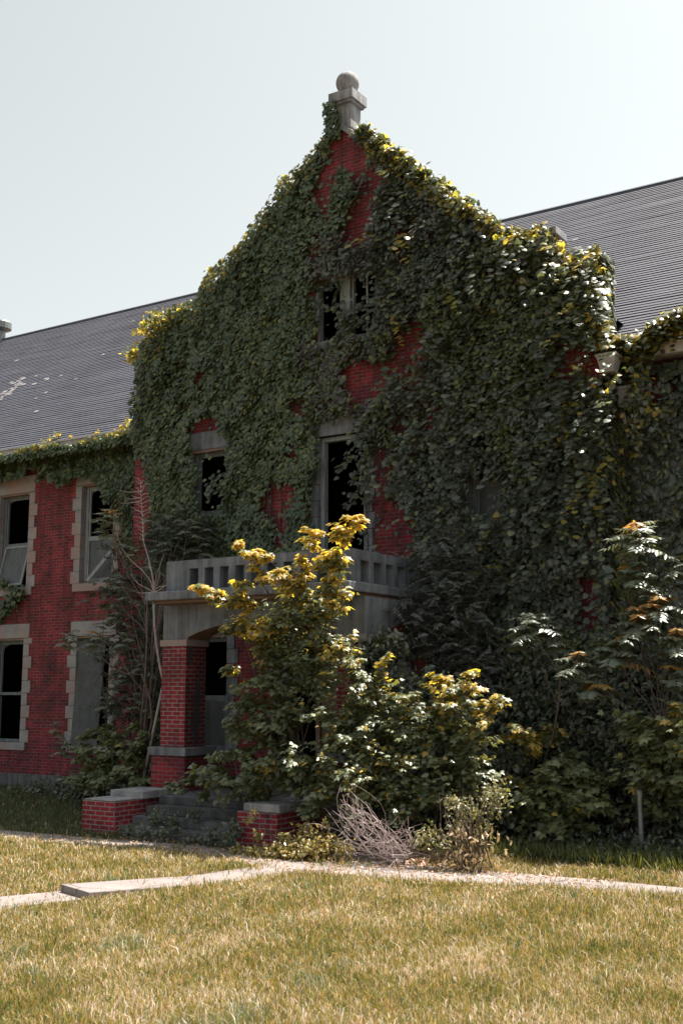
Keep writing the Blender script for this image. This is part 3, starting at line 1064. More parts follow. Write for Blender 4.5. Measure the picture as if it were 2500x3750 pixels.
for h in R_HOLES:
    window(h, WY, M['stone_pink'], 0.40, 0.2)
window(G_HOLES['left'], GY, M['stone'], 0.40, 0.2, muntin=False)
window(G_HOLES['right'], GY, M['stone'], 0.40, 0.2, muntin=True)
window(G_HOLES['low_left'], GY, M['stone'], 0.34, 0.19, label='ground floor window behind the porch pillar')
window(G_HOLES['low_right'], GY, M['stone'], 0.34, 0.19)
# attic pair of openings
x0, x1, z0, z1 = G_HOLES['attic']
mb = MB()
mb.box(x0 + 0.002, x0 + 0.08, GY + 0.12, GY + 0.24, z0, z1)
mb.box(x1 - 0.08, x1 - 0.002, GY + 0.12, GY + 0.24, z0, z1)
mb.box(x0 + 0.082, x1 - 0.082, GY + 0.122, GY + 0.238, z1 - 0.07, z1 - 0.002)
AT = mb.build('window', M['wood_white'], BLD)
AT['label'] = 'broken attic window with white mullion under the gable point'
mb = MB()
mb.box(-12.16, -11.92, GY + 0.03, GY + 0.28, z0, z1 - 0.003)
mb.box(-12.21, -12.17, GY + 0.10, GY + 0.20, z0, z1 - 0.003)
mb.box(-11.91, -11.87, GY + 0.10, GY + 0.20, z0, z1 - 0.003)
mb.build('mullion', M['wood_white'], AT, bevel=0.008)
mb = MB()
mb.box(-11.60, -11.56, GY + 0.15, GY + 0.18, z0, z1 - 0.07)
mb.box(-11.86, -11.61, GY + 0.15, GY + 0.18, 10.15, 10.19)
mb.box(-11.55, -11.35, GY + 0.15, GY + 0.18, 10.15, 10.19)
mb.build('sash', M['wood_white'], AT)
mb = MB()
mb.hexa([(-12.72, GY - 0.06, 9.98), (-12.62, GY - 0.06, 10.0), (-12.62, GY - 0.03, 10.0), (-12.72, GY - 0.03, 9.98),
         (-12.80, GY + 0.05, 10.66), (-12.72, GY + 0.05, 10.66), (-12.72, GY + 0.08, 10.66), (-12.80, GY + 0.08, 10.66)])
mb.build('loose_board', M['wood_white'], AT)
mb = MB()
mb.box(x0 - 0.22, x1 + 0.22, GY - 0.035, GY + 0.12, z1, z1 + 0.45)
mb.build('lintel', M['stone'], AT, bevel=0.012)
mb = MB()
mb.box(x0, x1, GY - 0.008, GY + 0.11, z1 - 0.06, z1 - 0.004)
mb.build('lintel_board', M['wood_brown'], AT)
mb = MB()
mb.box(x0 - 0.15, x1 + 0.15, GY - 0.06, GY + 0.1, z0 - 0.16, z0)
mb.build('sill', M['stone'], AT, bevel=0.012)
# balcony doorway
x0, x1, z0, z1 = G_HOLES['door']
mb = MB()
mb.box(x0 + 0.002, x0 + 0.09, GY + 0.1, GY + 0.24, z0, z1)
mb.box(x1 - 0.09, x1 - 0.002, GY + 0.1, GY + 0.24, z0, z1)
mb.box(x0 + 0.092, x1 - 0.092, GY + 0.102, GY + 0.238, z1 - 0.09, z1 - 0.002)
DR = mb.build('doorway', M['wood_white'], BLD)
DR['label'] = 'open dark balcony doorway with stone surround'
mb, mb2 = MB(), MB()
z = z0
k = 0
while z < z1 - 0.02:
    zt_ = min(z1 - 0.003, z + 0.33)
    wd = 0.24 if k % 2 == 0 else 0.18
    mb.box(x0 - wd, x0 + 0.004, GY - 0.03, GY + 0.1, z + 0.003, zt_)
    mb2.box(x1 - 0.004, x1 + wd, GY - 0.03, GY + 0.1, z + 0.003, zt_)
    z += 0.335
    k += 1
mb.build('door_jamb', M['stone'], DR, bevel=0.01)
mb2.build('door_jamb', M['stone'], DR, bevel=0.01)
mb = MB()
mb.box(x0 - 0.22, x1 + 0.22, GY - 0.04, GY + 0.12, z1, z1 + 0.42)
mb.build('lintel', M['stone'], DR, bevel=0.012)
# entrance under the porch
x0, x1, z0, z1 = G_HOLES['entrance']
mb = MB()
for a, c in ((x0 + 0.002, x0 + 0.09), (-12.78, -12.68), (-11.54, -11.44), (x1 - 0.09, x1 - 0.002)):
    mb.box(a, c, GY + 0.1, GY + 0.24, z0, z1)
mb.box(x0 + 0.092, -12.782, GY + 0.102, GY + 0.238, 2.45, 2.53)
mb.box(-11.438, x1 - 0.092, GY + 0.102, GY + 0.238, 2.45, 2.53)
mb.box(x0 + 0.092, x1 - 0.092, GY + 0.11, GY + 0.23, z1 - 0.1, z1 - 0.002)
EN = mb.build('entrance', M['wood_brown'], BLD)
mb = MB()
mb.box(-12.676, -11.544, GY + 0.15, GY + 0.2, z0 + 0.004, z1 - 0.35)
mb.build('door', M['wood_brown'], EN, bevel=0.006)
mb = MB()
mb.box(x0 - 0.28, x0, GY - 0.06, GY + 0.1, z0, z1)
mb.build('door_jamb', M['stone_pink'], EN, bevel=0.01)
mb = MB()
mb.box(x1, x1 + 0.28, GY - 0.06, GY + 0.1, z0, z1)
mb.build('door_jamb', M['stone_pink'], EN, bevel=0.01)

# porch ---------------------------------------------------------------
PF = 16.1
PL, PR = -14.14, -10.08
mb = MB()
mb.box(-14.60, -9.66, 15.62, GY - 0.004, -0.2, 0.56)
mb.build('porch_floor', M['stone_dark'], BLD, bevel=0.015)
for px in (-14.34, -10.46):
    mb = MB()
    x0, x1, y0, y1 = px, px + 0.58, 16.26, 16.84
    k0 = 1.33
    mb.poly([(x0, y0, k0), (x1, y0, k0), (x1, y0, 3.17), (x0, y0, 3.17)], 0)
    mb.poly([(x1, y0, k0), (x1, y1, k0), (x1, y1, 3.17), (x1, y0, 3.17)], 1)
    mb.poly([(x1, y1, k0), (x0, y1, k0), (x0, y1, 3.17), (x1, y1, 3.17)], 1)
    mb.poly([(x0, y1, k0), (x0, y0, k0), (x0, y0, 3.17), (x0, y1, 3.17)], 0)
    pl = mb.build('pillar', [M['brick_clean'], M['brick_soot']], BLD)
    mb = MB()
    mb.box(x0 - 0.035, x1 + 0.035, y0 - 0.035, y1 + 0.035, 3.17, 3.29)
    mb.build('capital', M['stone_pink'], pl, bevel=0.008)
    mb = MB()
    mb.box(x0 - 0.16, x1 + 0.16, y0 - 0.16, y1 + 0.16, 1.18, 1.328)
    mb.build('base_cap', M['stone'], pl, bevel=0.012)
    mb = MB()
    mb.box(x0 - 0.11, x1 + 0.11, y0 - 0.11, y1 + 0.11, 0.561, 1.178)
    mb.build('pedestal', M['brick'], pl)


def arch_beam(mbx, a, c, y0, y1, z_spring, z_top, rise, flip=False, skew=0.55):
    """segmental arch between two supports; a, c along the length, y0, y1 across"""
    k = 16
    pts = [(a, z_spring), (a + skew, z_spring)]
    for i in range(k + 1):
        t = i / k
        pts.append((a + skew + (c - a - 2 * skew) * t, z_spring + 0.04 + rise * math.sin(math.pi * t) ** 0.8))
    pts += [(c - skew, z_spring), (c, z_spring)]

    def P(u, v, z):
        return (v, u, z) if flip else (u, v, z)
    for (ua, za_), (ub, zb_) in zip(pts[:-1], pts[1:]):
        if ub - ua > 1e-6:
            mbx.poly([P(ua, y0, za_), P(ub, y0, zb_), P(ub, y0, z_top), P(ua, y0, z_top)], 0)
            mbx.poly([P(ua, y1, za_), P(ub, y1, zb_), P(ub, y1, z_top), P(ua, y1, z_top)], 0)
        mbx.poly([P(ua, y0, za_), P(ub, y0, zb_), P(ub, y1, zb_), P(ua, y1, za_)], 1)
    for u in (a, c):
        mbx.poly([P(u, y0, z_spring), P(u, y1, z_spring), P(u, y1, z_top), P(u, y0, z_top)], 0)


mb = MB()
arch_beam(mb, -14.33, -9.89, 16.265, 16.835, 3.29, 3.935, 0.28, skew=0.6)
arch_beam(mb, 16.84, GY - 0.003, -10.45, -9.885, 3.29, 3.935, 0.26, True, skew=0.12)
arch_beam(mb, 16.84, GY - 0.003, -14.325, -13.77, 3.29, 3.935, 0.26, True, skew=0.12)
mb.build('porch_beam', [M['stone'], M['soffit']], BLD)
mb = MB()
mb.box(-14.33, -9.87, 15.72, GY - 0.004, 3.99, 4.15)
sb = mb.build('balcony_slab', M['stone'], BLD, bevel=0.02)
mb = MB()
mb.box(-14.22, -9.95, 15.84, GY - 0.006, 3.937, 3.988)
mb.build('soffit', M['soffit'], sb)


def pierced(mbx, a, c, y0, y1, z0, z1, slots, zs0, zs1, flip=False):
    def P(u, v, z):
        return (v, u, z) if flip else (u, v, z)
    ed = sorted([a, c] + [s for q in slots for s in q])
    for i in range(len(ed) - 1):
        u0, u1 = ed[i], ed[i + 1]
        hole = any(abs(s[0] - u0) < 1e-6 for s in slots)
        for v in (y0, y1):
            if hole:
                mbx.poly([P(u0, v, z0), P(u1, v, z0), P(u1, v, zs0), P(u0, v, zs0)])
                mbx.poly([P(u0, v, zs1), P(u1, v, zs1), P(u1, v, z1), P(u0, v, z1)])
            else:
                mbx.poly([P(u0, v, z0), P(u1, v, z0), P(u1, v, z1), P(u0, v, z1)])
    for u0, u1 in slots:
        for u in (u0, u1):
            mbx.poly([P(u, y0, zs0), P(u, y1, zs0), P(u, y1, zs1), P(u, y0, zs1)])
        for z in (zs0, zs1):
            mbx.poly([P(u0, y0, z), P(u1, y0, z), P(u1, y1, z), P(u0, y1, z)])
    mbx.poly([P(a, y0, z1), P(c, y0, z1), P(c, y1, z1), P(a, y1, z1)])
    for u in (a, c):
        mbx.poly([P(u, y0, z0), P(u, y1, z0), P(u, y1, z1), P(u, y0, z1)])


mb = MB()
ZT = 4.745
pierced(mb, PL, PR, PF, PF + 0.24, 4.151, ZT, [(-13.58 + 0.353 * i, -13.37 + 0.353 * i) for i in range(9)], 4.20, 4.585)
side = [(16.44 + 0.42 * i, 16.71 + 0.42 * i) for i in range(6)]
pierced(mb, PF + 0.241, GY - 0.004, PR - 0.24, PR, 4.151, ZT - 0.002, side, 4.20, 4.57, True)
pierced(mb, PF + 0.241, GY - 0.004, PL, PL + 0.24, 4.151, ZT - 0.002, side, 4.20, 4.57, True)
mb.build('balcony_parapet', M['stone'], BLD)

# gutters and rain heads
for x0, x1 in ((-40, GL - 0.02), (GR + 0.12, 8)):
    mb = MB()
    mb.box(x0, x1, EY - 0.16, EY + 0.0, EAVE - 0.26, EAVE - 0.06)
    mb.box(x0, x1, EY + 0.003, WY - 0.003, EAVE - 0.2, EAVE - 0.14)
    mb.box(x0, x1, EY - 0.19, EY - 0.161, EAVE - 0.09, EAVE - 0.05)
    mb.build('gutter', M['gutter'], BLD, bevel=0.01)


def rainhead(px, py, Y, s):
    p = at(px, py, Y)
    mb = MB()
    x, y, z = p
    t, b2 = 0.17 * s, 0.11 * s
    mb.hexa([(x - b2, y - b2, z - 0.16 * s), (x + b2, y - b2, z - 0.16 * s), (x + b2, y + b2, z - 0.16 * s), (x - b2, y + b2, z - 0.16 * s),
             (x - t, y - t, z + 0.12 * s), (x + t, y - t, z + 0.12 * s), (x + t, y + t, z + 0.12 * s), (x - t, y + t, z + 0.12 * s)])
    mb.box(x - t - 0.02, x + t + 0.02, y - t - 0.02, y + t + 0.02, z + 0.12 * s + 0.002, z + 0.17 * s)
    return mb, p


mb, p = rainhead(2228, 1335, 18.97, 1.0)
mb.build('rain_head', M['gutter'], BLD)
mb, p = rainhead(2272, 1462, 19.6, 1.1)
mb.tube([p + np.array([0, 0, -0.2]), np.array([p[0], WY - 0.07, p[2] - 0.75]), np.array([p[0], WY - 0.07, 0.1])], 0.05, seg=8)
mb.build('downspout', M['gutter'], BLD)

# ------------------------------------------------------------------ steps and cheek walls
mb = MB()
for i in range(4):
    z = 0.14 * (i + 1)
    y0 = 14.32 + 0.33 * i
    mb.box(-13.50, -11.00, y0, 15.615 if i < 3 else 15.618, 0.14 * i + (0.002 if i else -0.1), z)
tag(mb.build('stone_steps', M['stone_dark'], bevel=0.012, loc=(-12.25, 14.9, 0)),
    'grey stone steps half buried in weeds, leading up to the porch', 'steps')


def cheek(x0, x1, cap, label):
    t = thing('cheek_wall', ((x0 + x1) / 2, 14.9, 0), label, 'low wall', 'brick cheek walls beside the steps')
    mb = MB()
    mb.box(x0, x1, 14.25, 15.61, -0.15, 0.535)
    mb.build('brickwork', M['brick_clean'], t)
    mb = MB()
    if cap:
        mb.box(x0 + 0.09, x1 + 0.03, 14.28, 14.86, 0.537, 0.66)
        mb.box(x0 + 0.07, x1 + 0.02, 14.87, 15.60, 0.537, 0.65)
    else:
        mb.box(x0 + 0.01, x1 - 0.02, 14.27, 14.84, 0.537, 0.556)
        mb.box(x0 + 0.05, x1 + 0.05, 14.86, 15.60, 0.537, 0.66)
    mb.build('capstone', M['stone_pale'], t, bevel=0.014)


cheek(-14.26, -13.52, False, 'wide low red brick cheek wall with its front capstone missing, beside the lawn')
cheek(-10.97, -10.23, True, 'low red brick cheek wall capped with pale stone behind the yellow vine')

# ------------------------------------------------------------------ grass
PATHS = [PATH_FACADE, PATH_FRONT, PATH_STAIR]


def grass_points(n_try):
    Y = RNG.uniform(4.6, 19.8, n_try)
    X = RNG.uniform(-27, 6.0, n_try)
    P = np.c_[X, Y, np.zeros(n_try)]
    q = P - CAMP
    z = q @ _fw
    sx = CX + F_PX * (q @ _r) / z
    sy = CY - F_PX * (q @ _up) / z
    d = np.hypot(X, Y)
    keep = (sx > -900) & (sx < 4000) & (sy < 4100) & (RNG.random(n_try) < np.clip((9.5 / d) ** 1.7, 0, 1))
    keep &= ~((X > GL - 0.3) & (X < GR + 0.3) & (Y > GY - 0.3)) & ~((X > -14.7) & (X < -9.6) & (Y > 15.4)) & ~((X > -14.3) & (X < -10.2) & (Y > 14.2))
    keep &= ~((X > -10.8) & (Y > 16.6))
    nz = fnoise(X, Y, 1.6) * 0.15 + fnoise(X, Y, 7.0, 0.7) * 0.05 + RNG.normal(0, 0.03, n_try)
    for pl in PATHS:
        c = np.mean(pl, axis=0)
        # the turf creeps over the edges of the paving
        jx, jy = X + nz, Y + nz * 0.8
        inside = in_poly(jx, jy, pl)
        keep &= ~(inside & (RNG.random(n_try) > 0.05 + 0.25 * (fnoise(X, Y, 4.0, 1.3) > 0.7)))
    return X[keep], Y[keep], d[keep]


X, Y, d = grass_points(2500000)
k = len(X)
patch = fnoise(X, Y, 0.9, 0.3)
h = RNG.uniform(0.04, 0.105, k) * (1 + 0.25 * patch) * np.where(RNG.random(k) < 0.06, 1.7, 1.0)
clump = fnoise(X, Y, 3.2, 2.2) + 0.5 * fnoise(X, Y, 9.0, 0.4) > 0.95
h *= np.where(clump & (RNG.random(k) < 0.5), 1.55, 1.0)
near_shade = np.clip((Y - 15.0) / 1.5, 0, 1) * (X > -9)
h *= 1 + near_shade * 1.6
wd = 0.0027 * np.clip(d / 9.5, 1, 3) * RNG.uniform(0.7, 1.5, k)
ang = RNG.uniform(0, 2 * math.pi, k)
lean = RNG.uniform(0.1, 0.9, k)
lean_d = RNG.uniform(0, 2 * math.pi, k)
base = np.c_[X, Y, np.full(k, -0.005)]
sd_ = np.c_[np.cos(ang), np.sin(ang), np.zeros(k)] * wd[:, None]
ld = np.c_[np.cos(lean_d), np.sin(lean_d), np.zeros(k)]
mid = base + np.c_[ld[:, :2] * (h * lean * 0.3)[:, None], h * 0.6]
tip = base + np.c_[ld[:, :2] * (h * lean)[:, None], h * (1.0 - 0.25 * lean)]
V = np.stack([base - sd_, base + sd_, mid - sd_ * 0.8, mid + sd_ * 0.8, tip], 1).reshape(-1, 3)
o5 = (np.arange(k) * 5)[:, None, None]
Fc = (np.array([[0, 1, 3], [0, 3, 2], [2, 3, 4]])[None] + o5).reshape(-1, 3)
shade_mix = np.clip((Y - 12.6) / 1.2, 0, 1) * np.where(X < -9.0, np.clip((Y - 13.3) * 2, 0, 1), np.clip((Y - 15.4) * 2, 0, 1))  # shade-toned blades follow the edge of the building's shadow
gm = (RNG.random(k) < shade_mix * 0.92).astype(int)
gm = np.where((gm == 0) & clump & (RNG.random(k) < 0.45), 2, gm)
go = link('grass', tri_mesh('grass', V, Fc, np.repeat(gm, 3)), [M['grass'], M['grass_green_shade'], M['grass_clump']])
tag(go, 'dry yellowing lawn grass with long loose blades', 'grass', kind='stuff')
print('grass blades', k)

# ------------------------------------------------------------------ ivy
def px_poly(pts, Y):
    return [(at(x, y, Y)[0], at(x, y, Y)[2]) for x, y in pts]


def zz(pts):                                   # corners read off the enlarged gable
    return [(900 + 0.4888 * x, 150 + 0.4888 * y) for x, y in pts]


BARE = [
    zz([(735, 675), (660, 800), (600, 940), (555, 1075), (560, 1165), (600, 1190), (590, 1270), (640, 1250), (660, 1150), (665, 1060), (720, 960), (800, 1060), (850, 990), (885, 930), (880, 850), (850, 790), (790, 700)]),
    zz([(940, 945), (990, 960), (1035, 1020), (970, 1110), (950, 1260), (910, 1480), (830, 1500), (780, 1470), (780, 1360), (850, 1210), (880, 1080), (910, 1000)]),
    zz([(530, 1440), (556, 1440), (545, 1560), (480, 1640), (470, 1590)]),
    [(1270, 1330), (1370, 1310), (1425, 1380), (1410, 1450), (1330, 1480), (1275, 1440), (1255, 1400)],
    [(1465, 1230), (1530, 1240), (1515, 1340), (1460, 1365), (1420, 1340)],
    [(1068, 1458), (1108, 1470), (1100, 1530), (1075, 1520)],
    [(730, 1530), (790, 1528), (795, 1592), (712, 1598)],
    [(690, 1380), (735, 1350), (755, 1370), (730, 1410)],
    [(985, 1830), (1000, 1785), (1085, 1765), (1068, 1840), (1025, 1890), (990, 1885)],
    [(1010, 1920), (1050, 1890), (1040, 1985), (1000, 1990)],
    [(1385, 1665), (1420, 1650), (1425, 1760), (1400, 1840), (1375, 1800)],
    [(1390, 1850), (1450, 1840), (1510, 1900), (1505, 2045), (1390, 2040)],
    [(1440, 1545), (1490, 1530), (1500, 1560), (1450, 1590)],
    [(1565, 1490), (1600, 1480), (1595, 1600), (1575, 1610)],
    [(1060, 1630), (1085, 1620), (1090, 1680), (1066, 1700)],
    [(2075, 1280), (2135, 1270), (2150, 1350), (2090, 1390), (2060, 1340)],
    [(1790, 1010), (1815, 1000), (1810, 1050), (1790, 1050)],
    [(2130, 2130), (2180, 2120), (2190, 2260), (2120, 2280)],
    [(1160, 1035), (1232, 1020), (1235, 1250), (1150, 1255)],          # attic, left opening
    [(1292, 1010), (1365, 990), (1375, 1170), (1350, 1230), (1296, 1240)],  # attic, right opening
    [(1236, 1020), (1290, 1010), (1288, 1110), (1262, 1130), (1238, 1110)],
    [(700, 1600), (830, 1590), (838, 1650), (700, 1670)],              # left lintel
    [(722, 1672), (832, 1655), (826, 1800), (800, 1880), (728, 1880)],  # left window
    [(1160, 1560), (1300, 1510), (1330, 1600), (1165, 1620)],          # door lintel
    [(1168, 1610), (1330, 1600), (1330, 2030), (1140, 2030), (1140, 1780), (1170, 1740)],
    [(1335, 1850), (1375, 1850), (1375, 2040), (1335, 2040)],
    [(1720, 1740), (1830, 1740), (1825, 1830), (1830, 1900), (1740, 1900), (1722, 1830)],
    [(2165, 1290), (2270, 1290), (2270, 1400), (2165, 1400)],
    [(1725, 1600), (1790, 1590), (1790, 1640), (1730, 1650)],
]
GROW = {0: 1.2, 1: 1.2, 2: 1.3, 3: 1.0, 4: 1.05, 5: 1.3, 6: 1.2, 8: 1.2, 9: 1.2, 10: 1.3, 11: 1.1, 12: 1.3, 13: 1.2, 15: 1.2, 17: 1.2}


def grown(i, p):
    c = np.mean(p, axis=0)
    return [tuple(c + (np.array(q) - c) * GROW.get(i, 1.0)) for q in p]


BARE_G = [px_poly(grown(i, p), GY) for i, p in enumerate(BARE)]
DEAD = px_poly([(1130, 930), (1240, 860), (1390, 880), (1385, 1010), (1240, 1040), (1130, 1040)], GY)
DEAD2 = px_poly([(1100, 1260), (1390, 1240), (1420, 1330), (1380, 1560), (1180, 1540), (1110, 1380)], GY)
STRIP = [(GL - 0.5, -1), (-17.25, -1), (-17.2, 5.3), (-17.1, 6.2), (-17.35, 7.2), (-17.3, 7.55), (GL - 0.5, 7.7)]


def ivy_field(k, x0, x1, z0, z1, accept, Y, size, out, mi_fn, lv, tmpl, hang=(0.15, 0.9), puff=0.22, accept2=lambda x, z: ~blocked(x, z, BARE_G)):
    x = RNG.uniform(x0, x1, k)
    z = RNG.uniform(z0, z1, k)
    ok = accept(x, z)
    x, z = x[ok], z[ok]
    k = len(x)
    bulge = np.clip(0.5 + 0.5 * fnoise(x, z, 1.7, 0.2) + 0.3 * fnoise(x, z, 4.5, 1.1), 0.05, 1.4)
    dep = 0.03 + out * RNG.random(k) ** 0.7 * 0.45 + puff * bulge
    P = np.c_[x, Y - dep, z]
    sh = CAMP + (P - CAMP) * (Y / P[:, 1])[:, None]
    ok = accept2(sh[:, 0], sh[:, 2]) if accept2 is not None else np.ones(k, bool)
    x, z, P, k = x[ok], z[ok], P[ok], int(ok.sum())
    th = RNG.uniform(hang[0], hang[1], k)
    tip = np.c_[RNG.normal(0, 0.38, k), -np.sin(th), -np.cos(th)]
    gx = (fnoise(x + 0.06, z, 1.7, 0.2) - fnoise(x - 0.06, z, 1.7, 0.2)) * 1.6
    nr = np.c_[RNG.normal(0, 0.35, k) + gx, -np.ones(k) * 0.9, RNG.normal(0.45, 0.35, k)]
    s = RNG.uniform(size[0], size[1], k)
    lv.add(tmpl, P, tip, nr, s, mi_fn(x, z, k))
    return x, z


def blocked(x, z, polys, grow=0.0):
    b_ = np.zeros(x.shape, bool)
    jx = x + fnoise(x, z, 5.0, 0.5) * 0.07
    jz = z + fnoise(x, z, 5.0, 1.5) * 0.07
    if x.size > 50:
        jx = jx + RNG.normal(0, 0.07, x.shape) + fnoise(x, z, 11.0, 0.9) * 0.05
        jz = jz + RNG.normal(0, 0.07, x.shape) + fnoise(x, z, 11.0, 1.9) * 0.07
    for p in polys:
        b_ |= in_poly(jx, jz, p)
    if x.size > 50:
        b_ &= RNG.random(x.shape) > 0.05
    return b_


def gtopv(x):
    d = np.abs(x - XC)
    return np.where(d < S1, APEX - SLOPE * d, np.where(d < S2, ZS1, ZS2))


def edge_extra(x):
    # how far the growth stands above the coping
    left = np.clip((XC - x) / 1.0, 0, 1)
    return 0.20 + left * 0.16 + 0.08 * fnoise(x, x * 0.3, 4.0)


def acc_common(x, z):
    ok = (z < gtopv(x) + edge_extra(x)) & (x > GL + 0.10 - 0.06 * fnoise(z, x, 2.5)) & (x < GR + 0.05 + 0.06 * fnoise(z, x, 3.1))
    ok &= ~blocked(x, z, BARE_G)
    ok &= ~in_poly(x + 0.1 * fnoise(x, z, 3.0), z, STRIP)
    # keep the finial's stone clear on its right
    ok &= ~((z > 14.25) & (x > XC - 0.02))
    return ok


SPLIT = -11.9


def acc_left(x, z):
    lim = SPLIT + 0.5 * fnoise(z, z * 0.2, 1.2)
    low = z > np.where(x < -16.15, 0.4, 4.3) + 0 * np.where(x < -14.4, 0.4, np.where(x < -10, 4.3, 0.0))
    return acc_common(x, z) & (x < lim) & low & ~((x > -14.3) & (z < 4.6))


def acc_right(x, z):
    lim = SPLIT + 0.5 * fnoise(z, z * 0.2, 1.2)
    thin = fnoise(x, z, 2.1, 2.2) + RNG.normal(0, 0.3, x.shape) > -1.15
    return acc_common(x, z) & (x >= lim) & thin & ~((x < -10.1) & (z < 4.6))


def mi_edge(x, z, k):  # leaves along the lit rim take the sun-yellow colour
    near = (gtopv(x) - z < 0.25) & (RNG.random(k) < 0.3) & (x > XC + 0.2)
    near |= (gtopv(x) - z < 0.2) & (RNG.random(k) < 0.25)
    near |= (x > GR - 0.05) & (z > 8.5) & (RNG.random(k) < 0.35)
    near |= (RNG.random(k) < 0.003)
    mi = near.astype(int)
    dead = (fnoise(x, z, 1.1, 3.3) + 0.4 * fnoise(x, z, 4.0, 0.6) > 1.25) | (in_poly(x, z, DEAD) & (RNG.random(k) < 0.7)) | (in_poly(x, z, DEAD2) & (RNG.random(k) < 0.6))
    light = (fnoise(x, z, 1.0, 4.1) + 0.5 * fnoise(x, z, 3.0, 2.6) > 0.45) & (RNG.random(k) < np.where(x > SPLIT, 0.5, 0.32)) & (mi == 0)
    mi = np.where(light, 3, mi)
    return np.where(dead & (RNG.random(k) < 0.75), 2, mi)


iv = thing('climbing_ivy', (-15, GY - 0.2, 0), 'dense fine leaved ivy sheeting the gable above the balcony and its pillar', 'ivy', 'ivy on the building')
lv = Leaves()
ivy_field(56000, GL - 0.3, SPLIT + 0.8, 0.3, 15.0, acc_left, GY, (0.055, 0.13), 0.16, mi_edge, lv, T_IVY, puff=0.18)
ivy_field(34000, GL - 0.3, SPLIT + 0.8, 0.3, 15.0, acc_left, GY, (0.08, 0.13), 0.04, lambda x, z, k: np.zeros(k, int), lv, T_IVY, puff=0.03)
# up the pedestal of the finial
x = RNG.uniform(PX - 0.36, PX + 0.0, 420)
z = RNG.uniform(13.9, 14.76, 420)
ok = x < PX - 0.02 - np.clip(z - 14.35, 0, 1) * 0.25
x, z = x[ok], z[ok]
k = len(x)
lv.add(T_IVY, np.c_[x, PY - 0.26 - RNG.random(k) * 0.16, z], np.c_[RNG.normal(0, 0.4, k), -RNG.random(k), -np.ones(k)], np.c_[RNG.normal(0, .4, k), -np.ones(k), RNG.normal(.4, .3, k)], RNG.uniform(0.07, 0.12, k), 0)
lv.build('foliage', [M['ivy'], M['ivy_young_lit'], M['ivy_dead'], M['ivy_light']], iv)
print('ivy left', lv.nv)


def vine_stems(par, n, x0, x1, z0, z1, Y, mat, acc=None):
    mb = MB()
    for i in range(n):
        x = random.uniform(x0, x1)
        z = random.uniform(z0, (z0 + z1) / 2)
        pts = [(x, Y - 0.02, z)]
        L = random.uniform(1.0, 3.2)
        for s in range(int(L / 0.2)):
            x += random.gauss(0, 0.05)
            z += 0.2
            if z > z1:
                break
            if any(h0 < x < h1 and h2 < z < h3 for h0, h1, h2, h3 in gh):
                break
            pts.append((x, Y - random.uniform(0.015, 0.05), z))
        if len(pts) > 2:
            mb.tube(pts, 0.012, 0.005, seg=4, cap=False)
    return mb.build('stem', mat, par)


vine_stems(iv, 90, -17.2, -12.2, 4.6, 12.6, GY, M['vine'])

iv = thing('climbing_ivy', (-9, GY - 0.2, 0), 'shaggy broad leaved vine covering the gable above the dull grey shrub', 'ivy', 'ivy on the building')
lv = Leaves()
ivy_field(52000, SPLIT - 0.8, GR + 0.4, 0.2, 15.0, acc_right, GY, (0.05, 0.13), 0.40, mi_edge, lv, T_HEART, hang=(0.2, 1.2), puff=0.34)
ivy_field(20000, SPLIT - 0.8, GR + 0.4, 0.2, 15.0, acc_right, GY, (0.05, 0.115), 0.30, mi_edge, lv, T_IVY, hang=(0.2, 1.2), puff=0.34)
ivy_field(30000, SPLIT - 0.8, GR + 0.4, 0.2, 15.0, acc_right, GY, (0.08, 0.13), 0.05, lambda x, z, k: np.zeros(k, int), lv, T_IVY, puff=0.04)
# on the right return of the bay
k = 7000
y = RNG.uniform(GY - 0.1, WY - 0.1, k)
z = RNG.uniform(2.0, 10.2, k)
y[z > 8.3] = RNG.uniform(GY - .1, GY + .42, int((z > 8.3).sum()))
P = np.c_[GR + 0.02 + RNG.random(k) * 0.10, y, z]
lv.add(T_HEART, P, np.c_[RNG.uniform(0.2, 0.9, k), RNG.normal(0, .4, k), -np.ones(k)], np.c_[np.ones(k), RNG.normal(0, .4, k), RNG.normal(.4, .3, k)], RNG.uniform(0.07, 0.14, k), (RNG.random(k) < 0.14).astype(int))
# loose tendrils of leaves standing off the wall
for i in range(130):
    x = random.uniform(-11.3, -6.4)
    z = random.uniform(4.0, min(13, float(gtopv(np.array([x]))[0])))
    nn = random.randint(5, 12)
    if blocked(np.array([x]), np.array([z]), BARE_G)[0]:
        continue
    t = np.linspace(0, 1, nn)
    dr = np.array([random.uniform(-0.6, 0.6), -random.uniform(0.2, 0.6), random.uniform(-0.6, 0.1)])
    P = np.array([x, GY - 0.45, z]) + t[:, None] * dr + np.c_[np.zeros(nn), np.zeros(nn), -0.25 * t * t] + rnd(nn, 0.03)
    lv.add(T_HEART, P, np.c_[RNG.normal(0, .6, nn), -np.ones(nn) * .6, -np.ones(nn) * .5], np.c_[RNG.normal(0, .4, nn), -np.ones(nn) * .4, np.ones(nn)], RNG.uniform(0.09, 0.17, nn), int(random.random() < 0.1))
for i in range(95):
    x, z = random.uniform(-7.5, -6.35), random.uniform(5.4, 10.2)
    nn = random.randint(6, 15)
    t = np.linspace(0, 1, nn)
    dr = np.array([random.uniform(-.4, .3), -random.uniform(.2, .75), random.uniform(-.7, .1)])
    P = np.array([x, GY - .35, z]) + t[:, None] * dr + np.c_[np.zeros(nn), np.zeros(nn), -.3 * t * t] + rnd(nn, .04)
    lv.add(T_HEART, P, np.c_[RNG.normal(0, .6, nn), -np.ones(nn) * .7, -np.ones(nn) * .5], np.c_[RNG.normal(.1, .4, nn), -np.ones(nn) * .5, np.ones(nn)], RNG.uniform(0.07, 0.15, nn), int(random.random() < .12))
